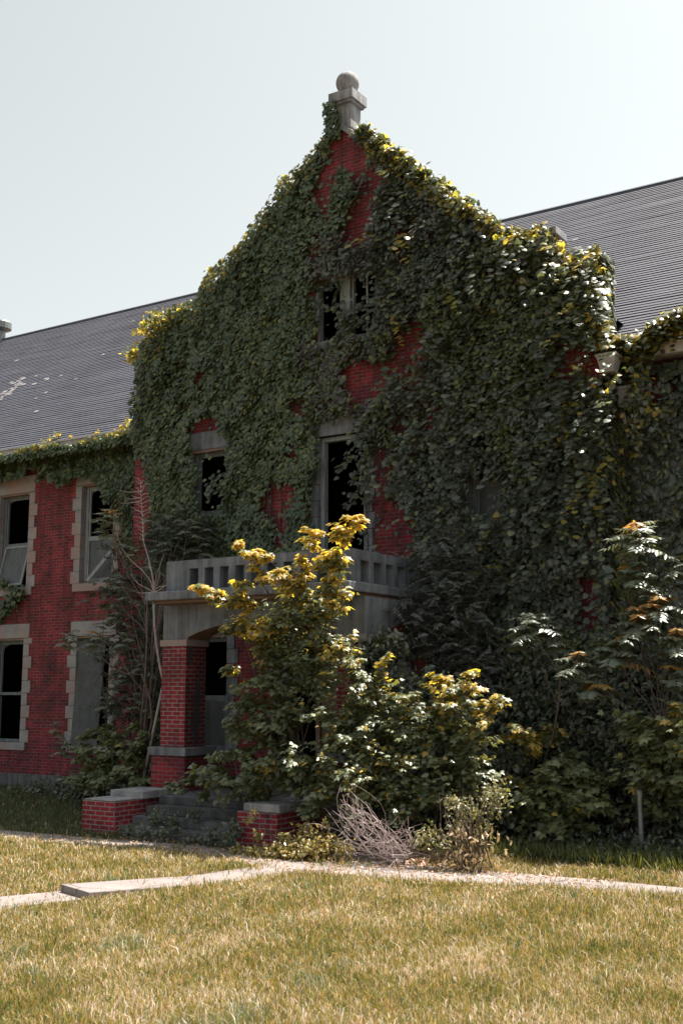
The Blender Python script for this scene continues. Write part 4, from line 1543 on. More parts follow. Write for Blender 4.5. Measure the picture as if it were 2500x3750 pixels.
# sprays across the doorway and the attic openings
for (px, py, qx, qy, nn) in ((1330, 1600, 1240, 1730, 40), (1335, 1680, 1270, 1800, 30), (1330, 1760, 1260, 1860, 22), (1300, 1560, 1340, 1640, 30), (1235, 1100, 1330, 1180, 40),
                             (1290, 1130, 1350, 1110, 24), (1160, 1040, 1240, 1060, 30), (1300, 1180, 1250, 1230, 30), (1170, 1150, 1230, 1110, 12),
                             (720, 1790, 800, 1745, 18), (820, 1760, 760, 1820, 18), (1340, 1950, 1290, 1900, 10), (1730, 1640, 1820, 1720, 40), (1800, 1600, 1840, 1740, 40)):
    a, c = at(px, py, GY - 0.06), at(qx, qy, GY - 0.16)
    t = RNG.random(nn)
    P = a + (c - a) * t[:, None] + rnd(nn, 0.07)
    lv.add(T_HEART, P, np.c_[RNG.normal(0, .6, nn), -np.ones(nn) * .6, -np.ones(nn) * .7], np.c_[RNG.normal(0, .4, nn), -np.ones(nn) * .6, np.ones(nn) * .7], RNG.uniform(0.08, 0.15, nn), 0)
lv.build('foliage', [M['ivy_grey'], M['ivy_young_lit'], M['ivy_dead'], M['ivy_light']], iv)
vine_stems(iv, 110, -11.8, -6.6, 3.0, 12.0, GY, M['vine'])

# ivy along the left eave
iv = thing('climbing_ivy', (-20.5, WY - 0.2, 0), 'dark ivy hanging in a ragged fringe from the long gutter', 'ivy', 'ivy on the building')
lv = Leaves()


def acc_eave(x, z):
    low = 7.72 + 0.28 * fnoise(x, x * 0.1, 2.0, 0.4) - 0.35 * ((x > -21.6) & (x < -19.6)) - 0.9 * np.clip((x + 19.75) * 2.0, 0, 1) - 1.5 * np.clip((x + 19.0) * 1.5, 0, 1)
    hi = EAVE - 0.12 + 0.13 * fnoise(x, x * 0.2, 2.6) + 0.22 * np.clip((x + 19.2) / 1.0, 0, 1)
    return (z > low) & (z < hi)


def mi_top(x, z, k):  # top leaves over the gutter take the sun-yellow colour
    return ((z > EAVE - 0.16) & (RNG.random(k) < 0.6)).astype(int)


ivy_field(26000, -26, GL + 0.1, 4.5, 9.0, acc_eave, WY - 0.12, (0.08, 0.14), 0.3, mi_top, lv, T_IVY, puff=0.28)
# over the front of the gutter
x = RNG.uniform(-25, GL, 5000)
z = RNG.uniform(8.1, 8.62, 5000)
cl = fnoise(x, x * 0.2, 2.2, 0.9)
ok = (z < 8.3 + 0.16 * cl + 0.25 * np.clip((x + 19.0), 0, 1)) & (cl > -0.6)
x, z = x[ok], z[ok]
k = len(x)
lv.add(T_IVY, np.c_[x, EY - 0.17 - RNG.random(k) * 0.15, z], np.c_[RNG.normal(0, .5, k), -RNG.random(k), -np.ones(k) * .6], np.c_[RNG.normal(0, .4, k), -np.ones(k) * .8, np.ones(k) * .6], RNG.uniform(0.07, 0.12, k), ((z > 8.3) & (RNG.random(k) < 0.6)).astype(int))
# shoots reaching up over the shingles
for px, py, qx, qy in ((150, 1625, 225, 1585), (255, 1612, 262, 1600), (340, 1600, 365, 1585), (430, 1580, 475, 1540)):
    a, c = at(px, py, EY - 0.1), at(qx, qy, EY + 0.1)
    nn = 40
    t = RNG.random(nn)
    lv.add(T_IVY, a + (c - a) * t[:, None] + rnd(nn, 0.035), rnd(nn) + np.array([0, 0, -.4]), rnd(nn, .4) + np.array([0, -.5, 1]), RNG.uniform(0.05, 0.1, nn), 1)
lv.build('foliage', [M['ivy'], M['ivy_young_lit'], M['ivy_dead'], M['ivy_light']], iv)
vine_stems(iv, 14, -19.2, -17.9, 4.0, 8.2, WY, M['vine'])

# ivy shoots above the left shoulder of the gable
iv = thing('climbing_ivy', (-16.8, GY, 0), 'small yellow tipped ivy tuft on the gable shoulder above the long gutter', 'ivy', 'ivy on the building')
lv = Leaves()
for (px, py, s, nn, young) in ((590, 1180, 0.28, 260, .75), (640, 1160, 0.25, 200, .5), (560, 1205, 0.22, 120, .8), (545, 1245, 0.12, 30, .9), (575, 1250, 0.2, 120, .3), (620, 1210, 0.3, 260, .1), (500, 1300, 0.2, 160, .6), (545, 1282, .16, 100, .6),
                              (780, 990, .1, 30, .4), (890, 900, .1, 20, .3), (1040, 655, .1, 20, .3)):
    c = at(px, py, GY + 0.1)
    P = c + rnd(nn, s) * np.array([0.75, 0.6, 0.42])
    lv.add(T_IVY, P, rnd(nn) + np.array([0, -.3, -.5]), rnd(nn, .5) + np.array([0, -.5, .8]), RNG.uniform(0.07, 0.13, nn), (RNG.random(nn) < young).astype(int))  # young: share of leaves coloured as sunlit
lv.build('foliage', [M['ivy'], M['ivy_young_lit'], M['ivy_dead'], M['ivy_light']], iv)

iv = thing('climbing_ivy', (-7.4, GY, 0), 'glossy yellow edged ivy mounds on the gable shoulder above the broken rain head', 'ivy', 'ivy on the building')
lv = Leaves()
for (px, py, s, nn, young) in ((1895, 880, .15, 260, .5), (1940, 880, .15, 260, .5), (1985, 890, .15, 300, .5), (2020, 920, .15, 260, .55), (1880, 930, .25, 300, .1), (1960, 950, .3, 420, .08), (2075, 985, .14, 200, .4), (2105, 985, .14, 260, .5), (2130, 990, .14, 240, .55), (2165, 1000, .12, 240, .6),
                              (2175, 1060, .12, 180, .6), (2190, 1130, .12, 160, .5), (2195, 1200, .12, 160, .5), (2200, 1260, .12, 140, .45), (2120, 1050, .22, 420, .08), (2080, 1050, .3, 420, .06), (2140, 1120, .26, 320, .1),
                              (1345, 488, .13, 240, .25), (1400, 528, .13, 240, .25), (1450, 568, .13, 240, .25), (1500, 600, .13, 240, .25), (1550, 636, .13, 240, .25), (1600, 673, .13, 240, .25), (1650, 710, .13, 240, .25), (1700, 750, .13, 240, .25), (1750, 790, .13, 240, .25), (1790, 823, .13, 240, .25)):
    c = at(px, py, GY + 0.02)
    P = c + rnd(nn, s) * np.array([0.75, 0.8, 0.5]) + np.array([0, -.1, -.05])
    lv.add(T_HEART, P, rnd(nn) + np.array([0, -.4, -.5]), rnd(nn, .4) + np.array([.1, -.5, .85]), RNG.uniform(0.09, 0.15, nn), (RNG.random(nn) < young).astype(int))
lv.build('foliage', [M['ivy_grey'], M['ivy_young_lit'], M['ivy_dead'], M['ivy_light']], iv)

# right wing
iv = thing('climbing_ivy', (-4.5, WY - 0.2, 0), 'tangled vine over the short gutter and wall beyond the rain head', 'ivy', 'ivy on the building')
lv = Leaves()
BARE_R = [px_poly(p, WY) for p in ([(2225, 1425), (2312, 1425), (2312, 1500), (2235, 1500)], [(2310, 1400), (2430, 1380), (2440, 1440), (2405, 1500), (2310, 1500), (2290, 1450)], [(2250, 1520), (2310, 1520), (2300, 1560), (2260, 1560)], [(2440, 1390), (2600, 1380), (2600, 1430), (2450, 1440)])]


def acc_rw(x, z):
    return (z < 8.2) & (x > GR) & ~blocked(x, z, BARE_R) & (fnoise(x, z, 1.4, 1.7) > -0.9)


ivy_field(26000, GR, -1.0, 0.2, 8.6, acc_rw, WY, (0.09, 0.16), 0.3, lambda x, z, k: (RNG.random(k) < 0.03).astype(int), lv, T_HEART, puff=0.3)
ivy_field(12000, GR, -1.0, 0.2, 8.3, acc_rw, WY, (0.09, 0.15), 0.05, lambda x, z, k: np.zeros(k, int), lv, T_IVY, puff=0.05)
k = 9500
x = RNG.uniform(GR + 0.1, -2.0, k)
top = 8.66 + 0.26 * np.clip((x + 5.9) * 1.6, 0, 1) + 0.1 * fnoise(x, x * .1, 3.0)
z = top - np.abs(RNG.normal(0, 0.16, k))
lv.add(T_HEART, np.c_[x, EY - 0.1 - RNG.normal(0.16, 0.16, k), z], np.c_[RNG.normal(0, .6, k), -RNG.random(k), -np.ones(k) * .4], np.c_[RNG.normal(0, .5, k), -np.ones(k) * .4, np.ones(k)], RNG.uniform(0.08, 0.14, k), (RNG.random(k) < 0.4).astype(int))
# strands hanging from the corner
for i in range(46):
    px, py = random.choice((random.uniform(2110, 2200), random.uniform(2290, 2360))), random.uniform(1330, 1480)
    a = at(px, py, random.uniform(18.6, 19.4))
    nn = random.randint(8, 20)
    t = RNG.random(nn)
    c = a + np.array([random.uniform(-.4, .4), random.uniform(-.3, .1), -random.uniform(0.3, 1.3)])
    lv.add(T_HEART, a + (c - a) * t[:, None] + rnd(nn, 0.05), rnd(nn, .6) + np.array([0, -.4, -.7]), rnd(nn, .5) + np.array([.2, -.2, 1]), RNG.uniform(0.07, 0.12, nn), (RNG.random(nn) < 0.2).astype(int))
lv.build('foliage', [M['ivy_grey'], M['ivy_young_lit'], M['ivy_dead'], M['ivy_light']], iv)
vine_stems(iv, 24, -6.4, -3.5, 3.0, 8.4, WY, M['vine'])

# tuft under the left upper window
iv = thing('climbing_ivy', (-22.8, WY - 0.1, 0), 'small dark vine trailing from the sill of the crooked sash window', 'ivy', 'ivy on the building')
lv = Leaves()
for (px, py, qx, qy, nn, s) in ((80, 2160, 20, 2230, 260, .1), (20, 2200, -10, 2270, 160, .08), (0, 2130, 60, 2160, 80, .05)):
    a, c = at(px, py, WY - 0.12), at(qx, qy, WY - 0.06)
    t = RNG.random(nn)
    P = a + (c - a) * t[:, None] + rnd(nn, s)
    P[:, 1] = np.minimum(P[:, 1], WY - 0.02)
    lv.add(T_IVY, P, rnd(nn, .5) + np.array([0, -.4, -1]), rnd(nn, .4) + np.array([0, -1, .4]), RNG.uniform(0.07, 0.13, nn), 0)
lv.build('foliage', [M['ivy']], iv)


# ------------------------------------------------------------------ shrubs and saplings
def branchy(name, label, cat, base, tips, tmpl, size, mats, group=None, r_trunk=0.03, bark='bark', flat=0.55, hang=0.35, stems=None):
    """a sapling: one limb per tip, leaves along its outer part. tips: (point, spread, leaf count, share of the second leaf material)"""
    t = thing(name, base, label, cat, group)
    size = (size[0] * 0.6, size[1] * 0.7)
    mb = MB()
    lv = Leaves()
    base = np.array(base, float)
    tipP = np.array([q[0] for q in tips])
    hi = tipP[tipP[:, 2] >= np.percentile(tipP[:, 2], 60)].mean(0)
    main = curve_pts(base, base + (hi - base) * 0.85, 8, 0, 0.04)
    mb.tube(main, r_trunk, r_trunk * 0.4, seg=6, cap=False)
    main = np.array(main)
    for (p, s, nn, young) in tips:
        p = np.array(p, float)
        want = base[2] + (p[2] - base[2]) * random.uniform(0.35, 0.7)
        b0 = main[int(np.argmin(np.abs(main[:, 2] - want)))]
        pts = curve_pts(b0, p, 8, 0, 0.06)
        L = max(0.3, np.linalg.norm(p - b0))
        mb.tube(pts, min(r_trunk * .5, .006 + .006 * L), 0.003, seg=5, cap=False)
        arr = np.array(pts)
        for j in range(max(3, nn // 14)):
            u = 1 - 0.62 * random.random() ** 1.5 * min(1.0, s * 3.2 / L)
            f = u * 8
            i0 = min(7, int(f))
            q = arr[i0] + (arr[i0 + 1] - arr[i0]) * (f - i0)
            e = q + rnd(1, s)[0] * np.array([1, 1, flat])
            mb.tube([q, (q + e) / 2 + rnd(1, .02)[0], e], 0.005, 0.002, seg=3, cap=False)
            kk = 26
            tt = RNG.uniform(0.2, 1.1, kk)
            P = q + (e - q) * tt[:, None] + rnd(kk, s * 0.26) * np.array([1, 1, flat])
            out = unit(P - (q + p) / 2 + rnd(kk, s * .5))
            lv.add(tmpl, P, out * np.array([1, 1, .3]) + np.array([0, 0, -hang]), rnd(kk, .34) + out * np.array([.75, .75, .1]) + np.array([0, -.18, .8]), RNG.uniform(size[0], size[1], kk), (RNG.random(kk) < young * .85).astype(int))
    mb.build('trunk', M[bark], t)
    lv.build('crown', [M[x] for x in mats], t)
    return t


def tip(px, py, Y, s, nn, young=0.0):  # young: share of new leaves with sunlight in their colour
    return (at(px, py, Y), s, nn, young)


G_M = 'young maples crowding the porch'
# tall sunlit maple in front of the balcony
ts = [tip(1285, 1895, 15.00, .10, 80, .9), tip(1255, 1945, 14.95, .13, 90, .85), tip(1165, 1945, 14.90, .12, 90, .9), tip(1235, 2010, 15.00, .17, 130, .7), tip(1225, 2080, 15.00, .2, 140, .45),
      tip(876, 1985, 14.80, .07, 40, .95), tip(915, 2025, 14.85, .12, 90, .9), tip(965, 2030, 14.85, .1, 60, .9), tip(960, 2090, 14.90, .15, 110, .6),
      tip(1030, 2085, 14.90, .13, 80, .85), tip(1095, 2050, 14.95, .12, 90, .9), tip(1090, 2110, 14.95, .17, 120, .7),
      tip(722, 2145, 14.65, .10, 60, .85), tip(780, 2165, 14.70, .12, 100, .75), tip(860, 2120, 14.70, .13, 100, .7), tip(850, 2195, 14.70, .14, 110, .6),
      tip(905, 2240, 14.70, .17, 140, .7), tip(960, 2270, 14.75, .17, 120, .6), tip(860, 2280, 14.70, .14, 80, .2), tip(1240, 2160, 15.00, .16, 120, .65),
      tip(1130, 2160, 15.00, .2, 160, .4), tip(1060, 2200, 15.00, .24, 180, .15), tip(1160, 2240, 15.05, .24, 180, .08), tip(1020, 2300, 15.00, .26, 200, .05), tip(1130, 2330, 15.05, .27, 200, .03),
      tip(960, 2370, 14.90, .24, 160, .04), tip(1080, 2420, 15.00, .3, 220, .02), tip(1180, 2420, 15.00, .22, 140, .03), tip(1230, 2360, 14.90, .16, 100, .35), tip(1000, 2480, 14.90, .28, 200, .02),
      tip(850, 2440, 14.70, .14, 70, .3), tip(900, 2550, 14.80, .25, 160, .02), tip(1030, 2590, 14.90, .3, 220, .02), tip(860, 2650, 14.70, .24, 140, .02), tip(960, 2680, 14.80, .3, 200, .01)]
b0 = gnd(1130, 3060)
branchy('maple_sapling', 'tallest maple sapling, its top leaves golden in the sun before the balcony', 'tree', (b0[0], 15.35, 0), ts, T_MAPLE, (0.10, 0.175), ('maple', 'maple_young_lit'), G_M, 0.03)
# spreading one right of it
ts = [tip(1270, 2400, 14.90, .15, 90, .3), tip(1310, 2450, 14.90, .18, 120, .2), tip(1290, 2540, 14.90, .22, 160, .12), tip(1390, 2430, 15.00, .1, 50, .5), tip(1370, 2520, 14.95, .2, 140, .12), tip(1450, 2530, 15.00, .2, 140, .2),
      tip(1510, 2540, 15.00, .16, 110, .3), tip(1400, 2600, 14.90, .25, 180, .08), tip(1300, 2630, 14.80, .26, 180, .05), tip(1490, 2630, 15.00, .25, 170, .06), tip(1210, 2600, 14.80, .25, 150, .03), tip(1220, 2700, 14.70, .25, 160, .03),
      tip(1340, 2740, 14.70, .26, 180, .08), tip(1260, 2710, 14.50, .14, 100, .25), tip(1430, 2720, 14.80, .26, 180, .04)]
branchy('maple_sapling', 'maple sapling with silvery glinting leaves between the two golden topped ones', 'tree', (gnd(1330, 3080)[0], 15.50, 0), ts, T_MAPLE, (0.09, 0.15), ('maple', 'maple_young_lit'), G_M)
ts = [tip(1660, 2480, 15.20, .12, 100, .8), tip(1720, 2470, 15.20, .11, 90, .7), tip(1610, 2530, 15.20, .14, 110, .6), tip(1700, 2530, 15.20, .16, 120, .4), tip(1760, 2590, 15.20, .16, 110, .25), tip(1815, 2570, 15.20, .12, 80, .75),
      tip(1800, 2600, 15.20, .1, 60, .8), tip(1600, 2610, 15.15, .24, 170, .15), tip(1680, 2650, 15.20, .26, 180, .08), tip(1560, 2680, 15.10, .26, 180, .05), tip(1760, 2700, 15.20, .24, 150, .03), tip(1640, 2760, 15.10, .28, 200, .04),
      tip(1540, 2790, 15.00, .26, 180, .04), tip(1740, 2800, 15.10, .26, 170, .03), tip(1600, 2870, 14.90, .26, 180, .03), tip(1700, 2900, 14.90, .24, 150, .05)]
branchy('maple_sapling', 'shorter maple sapling with a golden tip behind the tall pale weed', 'tree', (gnd(1640, 3090)[0], 15.60, 0), ts, T_MAPLE, (0.10, 0.165), ('maple', 'maple_young_lit'), G_M)
# low dense growth over the steps
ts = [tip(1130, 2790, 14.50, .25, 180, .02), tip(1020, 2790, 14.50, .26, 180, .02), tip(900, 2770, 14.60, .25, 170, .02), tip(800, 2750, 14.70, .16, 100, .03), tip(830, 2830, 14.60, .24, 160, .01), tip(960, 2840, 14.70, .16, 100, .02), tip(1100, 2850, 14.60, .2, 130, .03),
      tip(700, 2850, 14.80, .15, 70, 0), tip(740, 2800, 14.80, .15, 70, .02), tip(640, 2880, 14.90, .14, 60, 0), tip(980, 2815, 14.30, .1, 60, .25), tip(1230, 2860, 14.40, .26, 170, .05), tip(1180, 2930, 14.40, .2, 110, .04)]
branchy('maple_sapling', 'low shaded maple sapling spilling over the steps beside the brick pillar', 'tree', (gnd(1010, 3050)[0], 14.9, 0.1), ts, T_MAPLE, (0.11, 0.18), ('maple', 'maple_young_lit'), G_M)
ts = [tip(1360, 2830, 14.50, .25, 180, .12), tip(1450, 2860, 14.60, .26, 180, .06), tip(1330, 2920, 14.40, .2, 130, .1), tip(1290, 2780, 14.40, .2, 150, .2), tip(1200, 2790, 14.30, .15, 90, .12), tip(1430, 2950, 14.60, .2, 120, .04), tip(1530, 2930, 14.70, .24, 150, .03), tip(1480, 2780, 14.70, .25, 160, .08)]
branchy('maple_sapling', 'low sunlit maple sapling behind the heap of dead twigs', 'tree', (gnd(1390, 3080)[0], 15.40, 0), ts, T_MAPLE, (0.09, 0.14), ('maple', 'maple_young_lit'), G_M)
# dark ones on the right
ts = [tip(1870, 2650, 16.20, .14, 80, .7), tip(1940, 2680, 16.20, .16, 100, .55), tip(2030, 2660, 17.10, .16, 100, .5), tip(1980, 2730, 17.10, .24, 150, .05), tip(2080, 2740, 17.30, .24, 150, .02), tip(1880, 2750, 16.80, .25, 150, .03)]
branchy('maple_sapling', 'thin maple sapling with one yellow lit spray amid dark shrubs', 'tree', (gnd(1900, 3090)[0], 17.0, 0), ts, T_MAPLE, (0.10, 0.16), ('maple', 'maple_young_lit'), G_M)
ts = [tip(1860, 2870, 16.30, .14, 100, .5), tip(1950, 2850, 16.30, .22, 150, .12), tip(2050, 2850, 16.40, .26, 180, .02), tip(2140, 2860, 16.50, .26, 160, .01), tip(2200, 2930, 16.40, .22, 130, .02), tip(1960, 2940, 16.20, .26, 170, .01), tip(2070, 2960, 16.30, .28, 170, 0),
      tip(1880, 2950, 16.20, .2, 120, .03), tip(2000, 3040, 16.20, .24, 130, 0), tip(2110, 3040, 16.40, .2, 100, 0), tip(2080, 2790, 16.60, .2, 110, 0), tip(2230, 2860, 16.70, .16, 80, .02)]
branchy('maple_sapling', 'wide dark maple bush between the golden tip and the grey pole', 'tree', (gnd(2000, 3110)[0], 16.9, 0), ts, T_MAPLE, (0.13, 0.21), ('maple_skylit', 'maple_young_lit'), G_M)
ts = [tip(2320, 2660, 16.70, .18, 110, .08), tip(2420, 2630, 16.60, .2, 120, .05), tip(2490, 2600, 16.50, .16, 90, .4), tip(2400, 2730, 16.60, .25, 150, .01), tip(2490, 2720, 16.50, .25, 150, .02), tip(2400, 2800, 16.50, .22, 120, .12), tip(2480, 2840, 16.50, .25, 150, .02),
      tip(2550, 2700, 16.30, .3, 160, .05), tip(2560, 2850, 16.30, .3, 160, .02), tip(2440, 2950, 16.70, .3, 150, 0), tip(2360, 2640, 16.80, .1, 40, 0)]
branchy('maple_sapling', 'dark maple bush beyond the grey pole at the frame edge', 'tree', (gnd(2480, 3100)[0], 17.0, 0), ts, T_MAPLE, (0.13, 0.20), ('maple_skylit', 'maple_young_lit'), G_M)
# bush left of the pillar
ts = [tip(350, 2670, 17.4, .22, 150, .02), tip(440, 2690, 17.3, .25, 170, .02), tip(310, 2740, 17.3, .2, 120, .02), tip(400, 2760, 17.2, .28, 190, .02), tip(500, 2760, 17.2, .25, 160, .01), tip(470, 2830, 17.0, .28, 180, .01), tip(370, 2840, 17.1, .28, 180, .01), tip(540, 2700, 17.4, .18, 90, .01),
      tip(540, 2620, 17.6, .18, 80, 0), tip(520, 2850, 16.9, .22, 130, 0), tip(300, 2830, 17.3, .25, 130, 0)]
branchy('maple_sapling', 'pale green maple bush in shade under the plywood covered window', 'tree', (gnd(430, 2960)[0] - 0.6, 17.2, 0), ts, T_MAPLE, (0.12, 0.2), ('maple_skylit', 'maple_young_lit'), G_M)


# feather leaved trees (tree of heaven)
def frond(lv, mb, p, dirv, L, leaf, mi, pairs=8, droop=0.45):
    dirv = np.array(dirv, float)
    dirv = dirv / np.linalg.norm(dirv)
    side_ = np.cross(dirv, [0, 0, 1.0])
    side_ = side_ / max(1e-6, np.linalg.norm(side_))
    t = np.linspace(0, 1, pairs + 1)
    pts = p + t[:, None] * dirv * L + np.c_[np.zeros_like(t), np.zeros_like(t), -droop * L * t * t]
    mb.tube(pts[::2], 0.005, 0.002, seg=3, cap=False)
    for s in (-1, 1):
        tt = pts[1:]
        kk = len(tt)
        sz = leaf * (1.05 - 0.45 * np.linspace(0, 1, kk)) * RNG.uniform(.85, 1.15, kk)
        tipd = s * side_ + dirv * 0.35 + np.c_[np.zeros(kk), np.zeros(kk), RNG.uniform(-.7, -.25, kk)]
        lv.add(T_LANCE, tt, tipd, np.array([0, 0, 1.0]) + rnd(kk, .2) + np.array([dirv[0], dirv[1], 0]) * .6, sz * 1.15, mi)
    lv.add(T_LANCE, pts[-1:], dirv + np.array([0, 0, -.5]), np.array([[0, 0, 1.0]]), leaf * .8, mi)


def feather_tree(label, base, crowns, group, bark='bark_pink', via=None, r=0.02, cat='tree', name='feather_leaf_tree'):
    t = thing(name, base, label, cat, group)
    mb = MB()
    lv = Leaves()
    base = np.array(base, float)
    seen = {}
    for (p, nf, L, leaf, red, v) in crowns:
        p = np.array(p, float)
        key = None if v is None else tuple(np.round(np.array(v, float), 2))
        if key is not None and key not in seen:
            seen[key] = curve_pts(base, v, 6, 0, .03)
            mb.tube(seen[key], r, r * .6, seg=6, cap=False)
        q0 = base if key is None else seen[key][random.choice((4, 5, 6))]
        mb.tube(curve_pts(q0, p, 6, 0, .05), r * .4, 0.004, seg=5, cap=False)
        for i in range(nf):
            a = 2 * math.pi * (i * 0.382 + random.uniform(-.05, .05))
            h_ = (i / max(1, nf - 1))
            d_ = (math.cos(a), math.sin(a), 0.15 + 0.75 * h_)
            ll = L * random.uniform(.7, 1.1) * (1 - .45 * h_)
            q = p + np.array([0, 0, (h_ - .8) * L * .55])
            frond(lv, mb, q, d_, ll, leaf * (1 - .3 * h_), int(random.random() < red * (0.2 + 1.0 * h_)), pairs=8)
    mb.build('trunk', M[bark], t)
    if lv.nv:
        lv.build('crown', [M['leaflet'], M['leaflet_red']], t)
    return t


G_F = 'feather leaved young trees'
b0 = (gnd(2420, 3060)[0], 17.2, 0)
feather_tree('largest feather leaved tree with several red tipped tufts catching light', b0,
             [(at(2330, 1945, 17.0), 17, 0.62, 0.213, 0.30, at(2440, 2620, 17.1)), (at(2330, 2080, 17.0), 13, 0.60, 0.202, 0.06, at(2440, 2620, 17.1)), (at(2400, 2190, 16.9), 17, 0.60, 0.202, 0.30, at(2450, 2640, 17.0)),
              (at(2485, 2060, 17.3), 10, 0.50, 0.190, 0.06, at(2450, 2640, 17.0)), (at(2340, 2260, 16.8), 16, 0.62, 0.213, 0.33, at(2430, 2640, 17.0)), (at(2480, 2330, 16.8), 12, 0.55, 0.202, 0.08, at(2460, 2640, 17.0)),
              (at(2250, 2360, 16.7), 14, 0.60, 0.213, 0.22, at(2430, 2680, 16.9)), (at(2110, 2410, 16.6), 12, 0.50, 0.190, 0.17, at(2430, 2700, 16.9)), (at(2170, 2490, 16.6), 12, 0.50, 0.190, 0.17, at(2430, 2700, 16.9)), (at(2480, 2450, 16.8), 10, 0.50, 0.190, 0.03, at(2460, 2640, 17.0))], G_F)
b0 = (gnd(2060, 3030)[0], 17.0, 0)
feather_tree('slim feather leaved tree with a single grey tuft beside the dull shrub', b0,
             [(at(1950, 2275, 16.8), 17, .6, .19, .08, at(2050, 2480, 16.9)), (at(1900, 2330, 17.0), 7, .45, .15, 0, at(2050, 2480, 16.9)), (at(2030, 2330, 17.0), 7, .45, .15, 0, at(2050, 2480, 16.9))], G_F)
b0 = (gnd(560, 2960)[0] - .2, 17.6, 0)
vv = at(540, 2215, 17.5)
feather_tree('feather leaved tree before the wing window, between pillar and plywood board', b0,
             [(at(395, 1880, 16.7), 13, .42, .11, .35, vv), (at(380, 1930, 16.7), 8, .38, .11, .15, vv), (at(430, 1960, 17.5), 7, .4, .11, 0, vv), (at(700, 1920, 18.3), 12, .5, .13, 0, at(640, 2100, 18.2)), (at(640, 1960, 18.4), 12, .5, .13, 0, at(600, 2100, 18.2)),
              (at(740, 1990, 18.4), 10, .5, .13, 0, at(660, 2100, 18.2)), (at(590, 1990, 18.2), 10, .45, .12, 0, at(575, 2100, 18.0)), (at(560, 1890, 18.2), 8, .4, .12, 0, at(560, 2100, 18.0)), (at(640, 1870, 18.4), 9, .45, .12, 0, at(620, 2060, 18.2)),
              (at(500, 2010, 18.0), 10, .45, .12, 0, vv), (at(440, 2120, 18.0), 12, .5, .13, 0, vv), (at(420, 2230, 17.8), 12, .55, .13, 0, at(540, 2500, 17.6)), (at(480, 2160, 18.0), 10, .5, .13, 0, vv), (at(560, 2060, 18.0), 8, .4, .12, 0, vv),
              (at(350, 2330, 17.4), 10, .5, .14, .1, at(520, 2470, 17.5)), (at(250, 2330, 17.0), 9, .5, .14, .12, at(520, 2470, 17.5)), (at(460, 2330, 17.6), 12, .5, .13, 0, at(540, 2520, 17.6)), (at(520, 2420, 17.7), 11, .5, .13, 0, at(545, 2520, 17.6)),
              (at(450, 2460, 17.6), 12, .5, .13, 0, at(540, 2600, 17.6)), (at(400, 2560, 17.6), 10, .5, .13, 0, at(540, 2700, 17.6)), (at(510, 2560, 17.6), 11, .5, .13, 0, at(545, 2700, 17.6)), (at(240, 2730, 17.6), 9, .45, .12, 0, at(420, 2800, 17.5)), (at(210, 2660, 17.7), 6, .4, .12, 0, at(420, 2800, 17.5))], G_F, r=0.026)
# its bare pink shoot: leafless twigs
t = thing('bare_sapling', (b0[0] + .15, 17.4, 0), 'leafless pink stemmed sapling rising past the balcony corner', 'tree')
mb = MB()
root = at(600, 2500, 17.4)
top = at(515, 1775, 16.6)
knot = at(565, 2170, 17.3)
mb.tube([(b0[0] + .15, 17.4, 0), tuple(root)] + curve_pts(root, knot, 5, 0, .03)[1:], 0.03, 0.02, seg=6)
mb.tube(curve_pts(knot, at(525, 1980, 17.0), 5, 0, .02) + curve_pts(at(525, 1980, 17.0), top, 5, 0, .02)[1:], 0.016, 0.006, seg=5)
for px, py in ((480, 2100), (430, 1960), (600, 2030), (585, 2080), (620, 2140), (545, 2050), (500, 2170), (635, 2130)):
    mb.tube(curve_pts(knot, at(px, py, 17.25), 5, 0, .06), 0.012, 0.004, seg=4)
for i in range(15):
    y = 1760 + i * 15
    a = at(518 + i * .6, y + 10, 16.6)
    for s in (-1, 1):
        L = random.uniform(20, 45) * (1 - abs(i - 6) / 14)
        c = at(518 + s * L, y - 4 + random.uniform(-6, 6), 16.6 + random.uniform(-.2, .2))
        pts = curve_pts(a, c, 3, 0, .05, rise=.02)
        mb.tube(pts, 0.007, 0.003, seg=3)
for px, py, qx, qy in ((518, 1800, 435, 1795), (518, 1822, 458, 1820), (520, 1835, 440, 1842)):
    mb.tube(curve_pts(at(px, py, 16.6), at(qx, qy, 16.5), 4, 0, .04), 0.008, 0.003, seg=4)
mb.build('trunk', M['bark_brush'], t)


def thicket(label, base, blobs, tmpl, size, mat, name='shrub', group=None, fronds=False, bark='bark'):
    t = thing(name, base, label, 'shrub', group)
    lv = Leaves()
    mb = MB()
    for (px, py, Y, s, nn) in blobs:
        c = at(px, py, Y)
        mb.tube(curve_pts((base[0] + random.gauss(0, .2), base[1], 0), c, 6, 0, .05), 0.014, 0.004, seg=4, cap=False)
        if fronds:
            for i in range(nn // 18):
                p = c + rnd(1, s * .6)[0]
                frond(lv, mb, p, rnd(1)[0] * np.array([1, 1, .5]) + np.array([0, -.2, .1]), random.uniform(.2, .4), size[1], 0, pairs=8, droop=.3)
        else:
            g_ = rnd(nn, s * .6) * np.array([1, .8, .8])
            P = c + g_
            lv.add(tmpl, P, rnd(nn, .7) + np.array([0, -.4, -.4]), rnd(nn, .5) + np.array([0, -.4, .9]), RNG.uniform(size[0], size[1], nn), 0)
    mb.build('trunk', M[bark], t)
    lv.build('crown', [M[mat]], t)
    return t


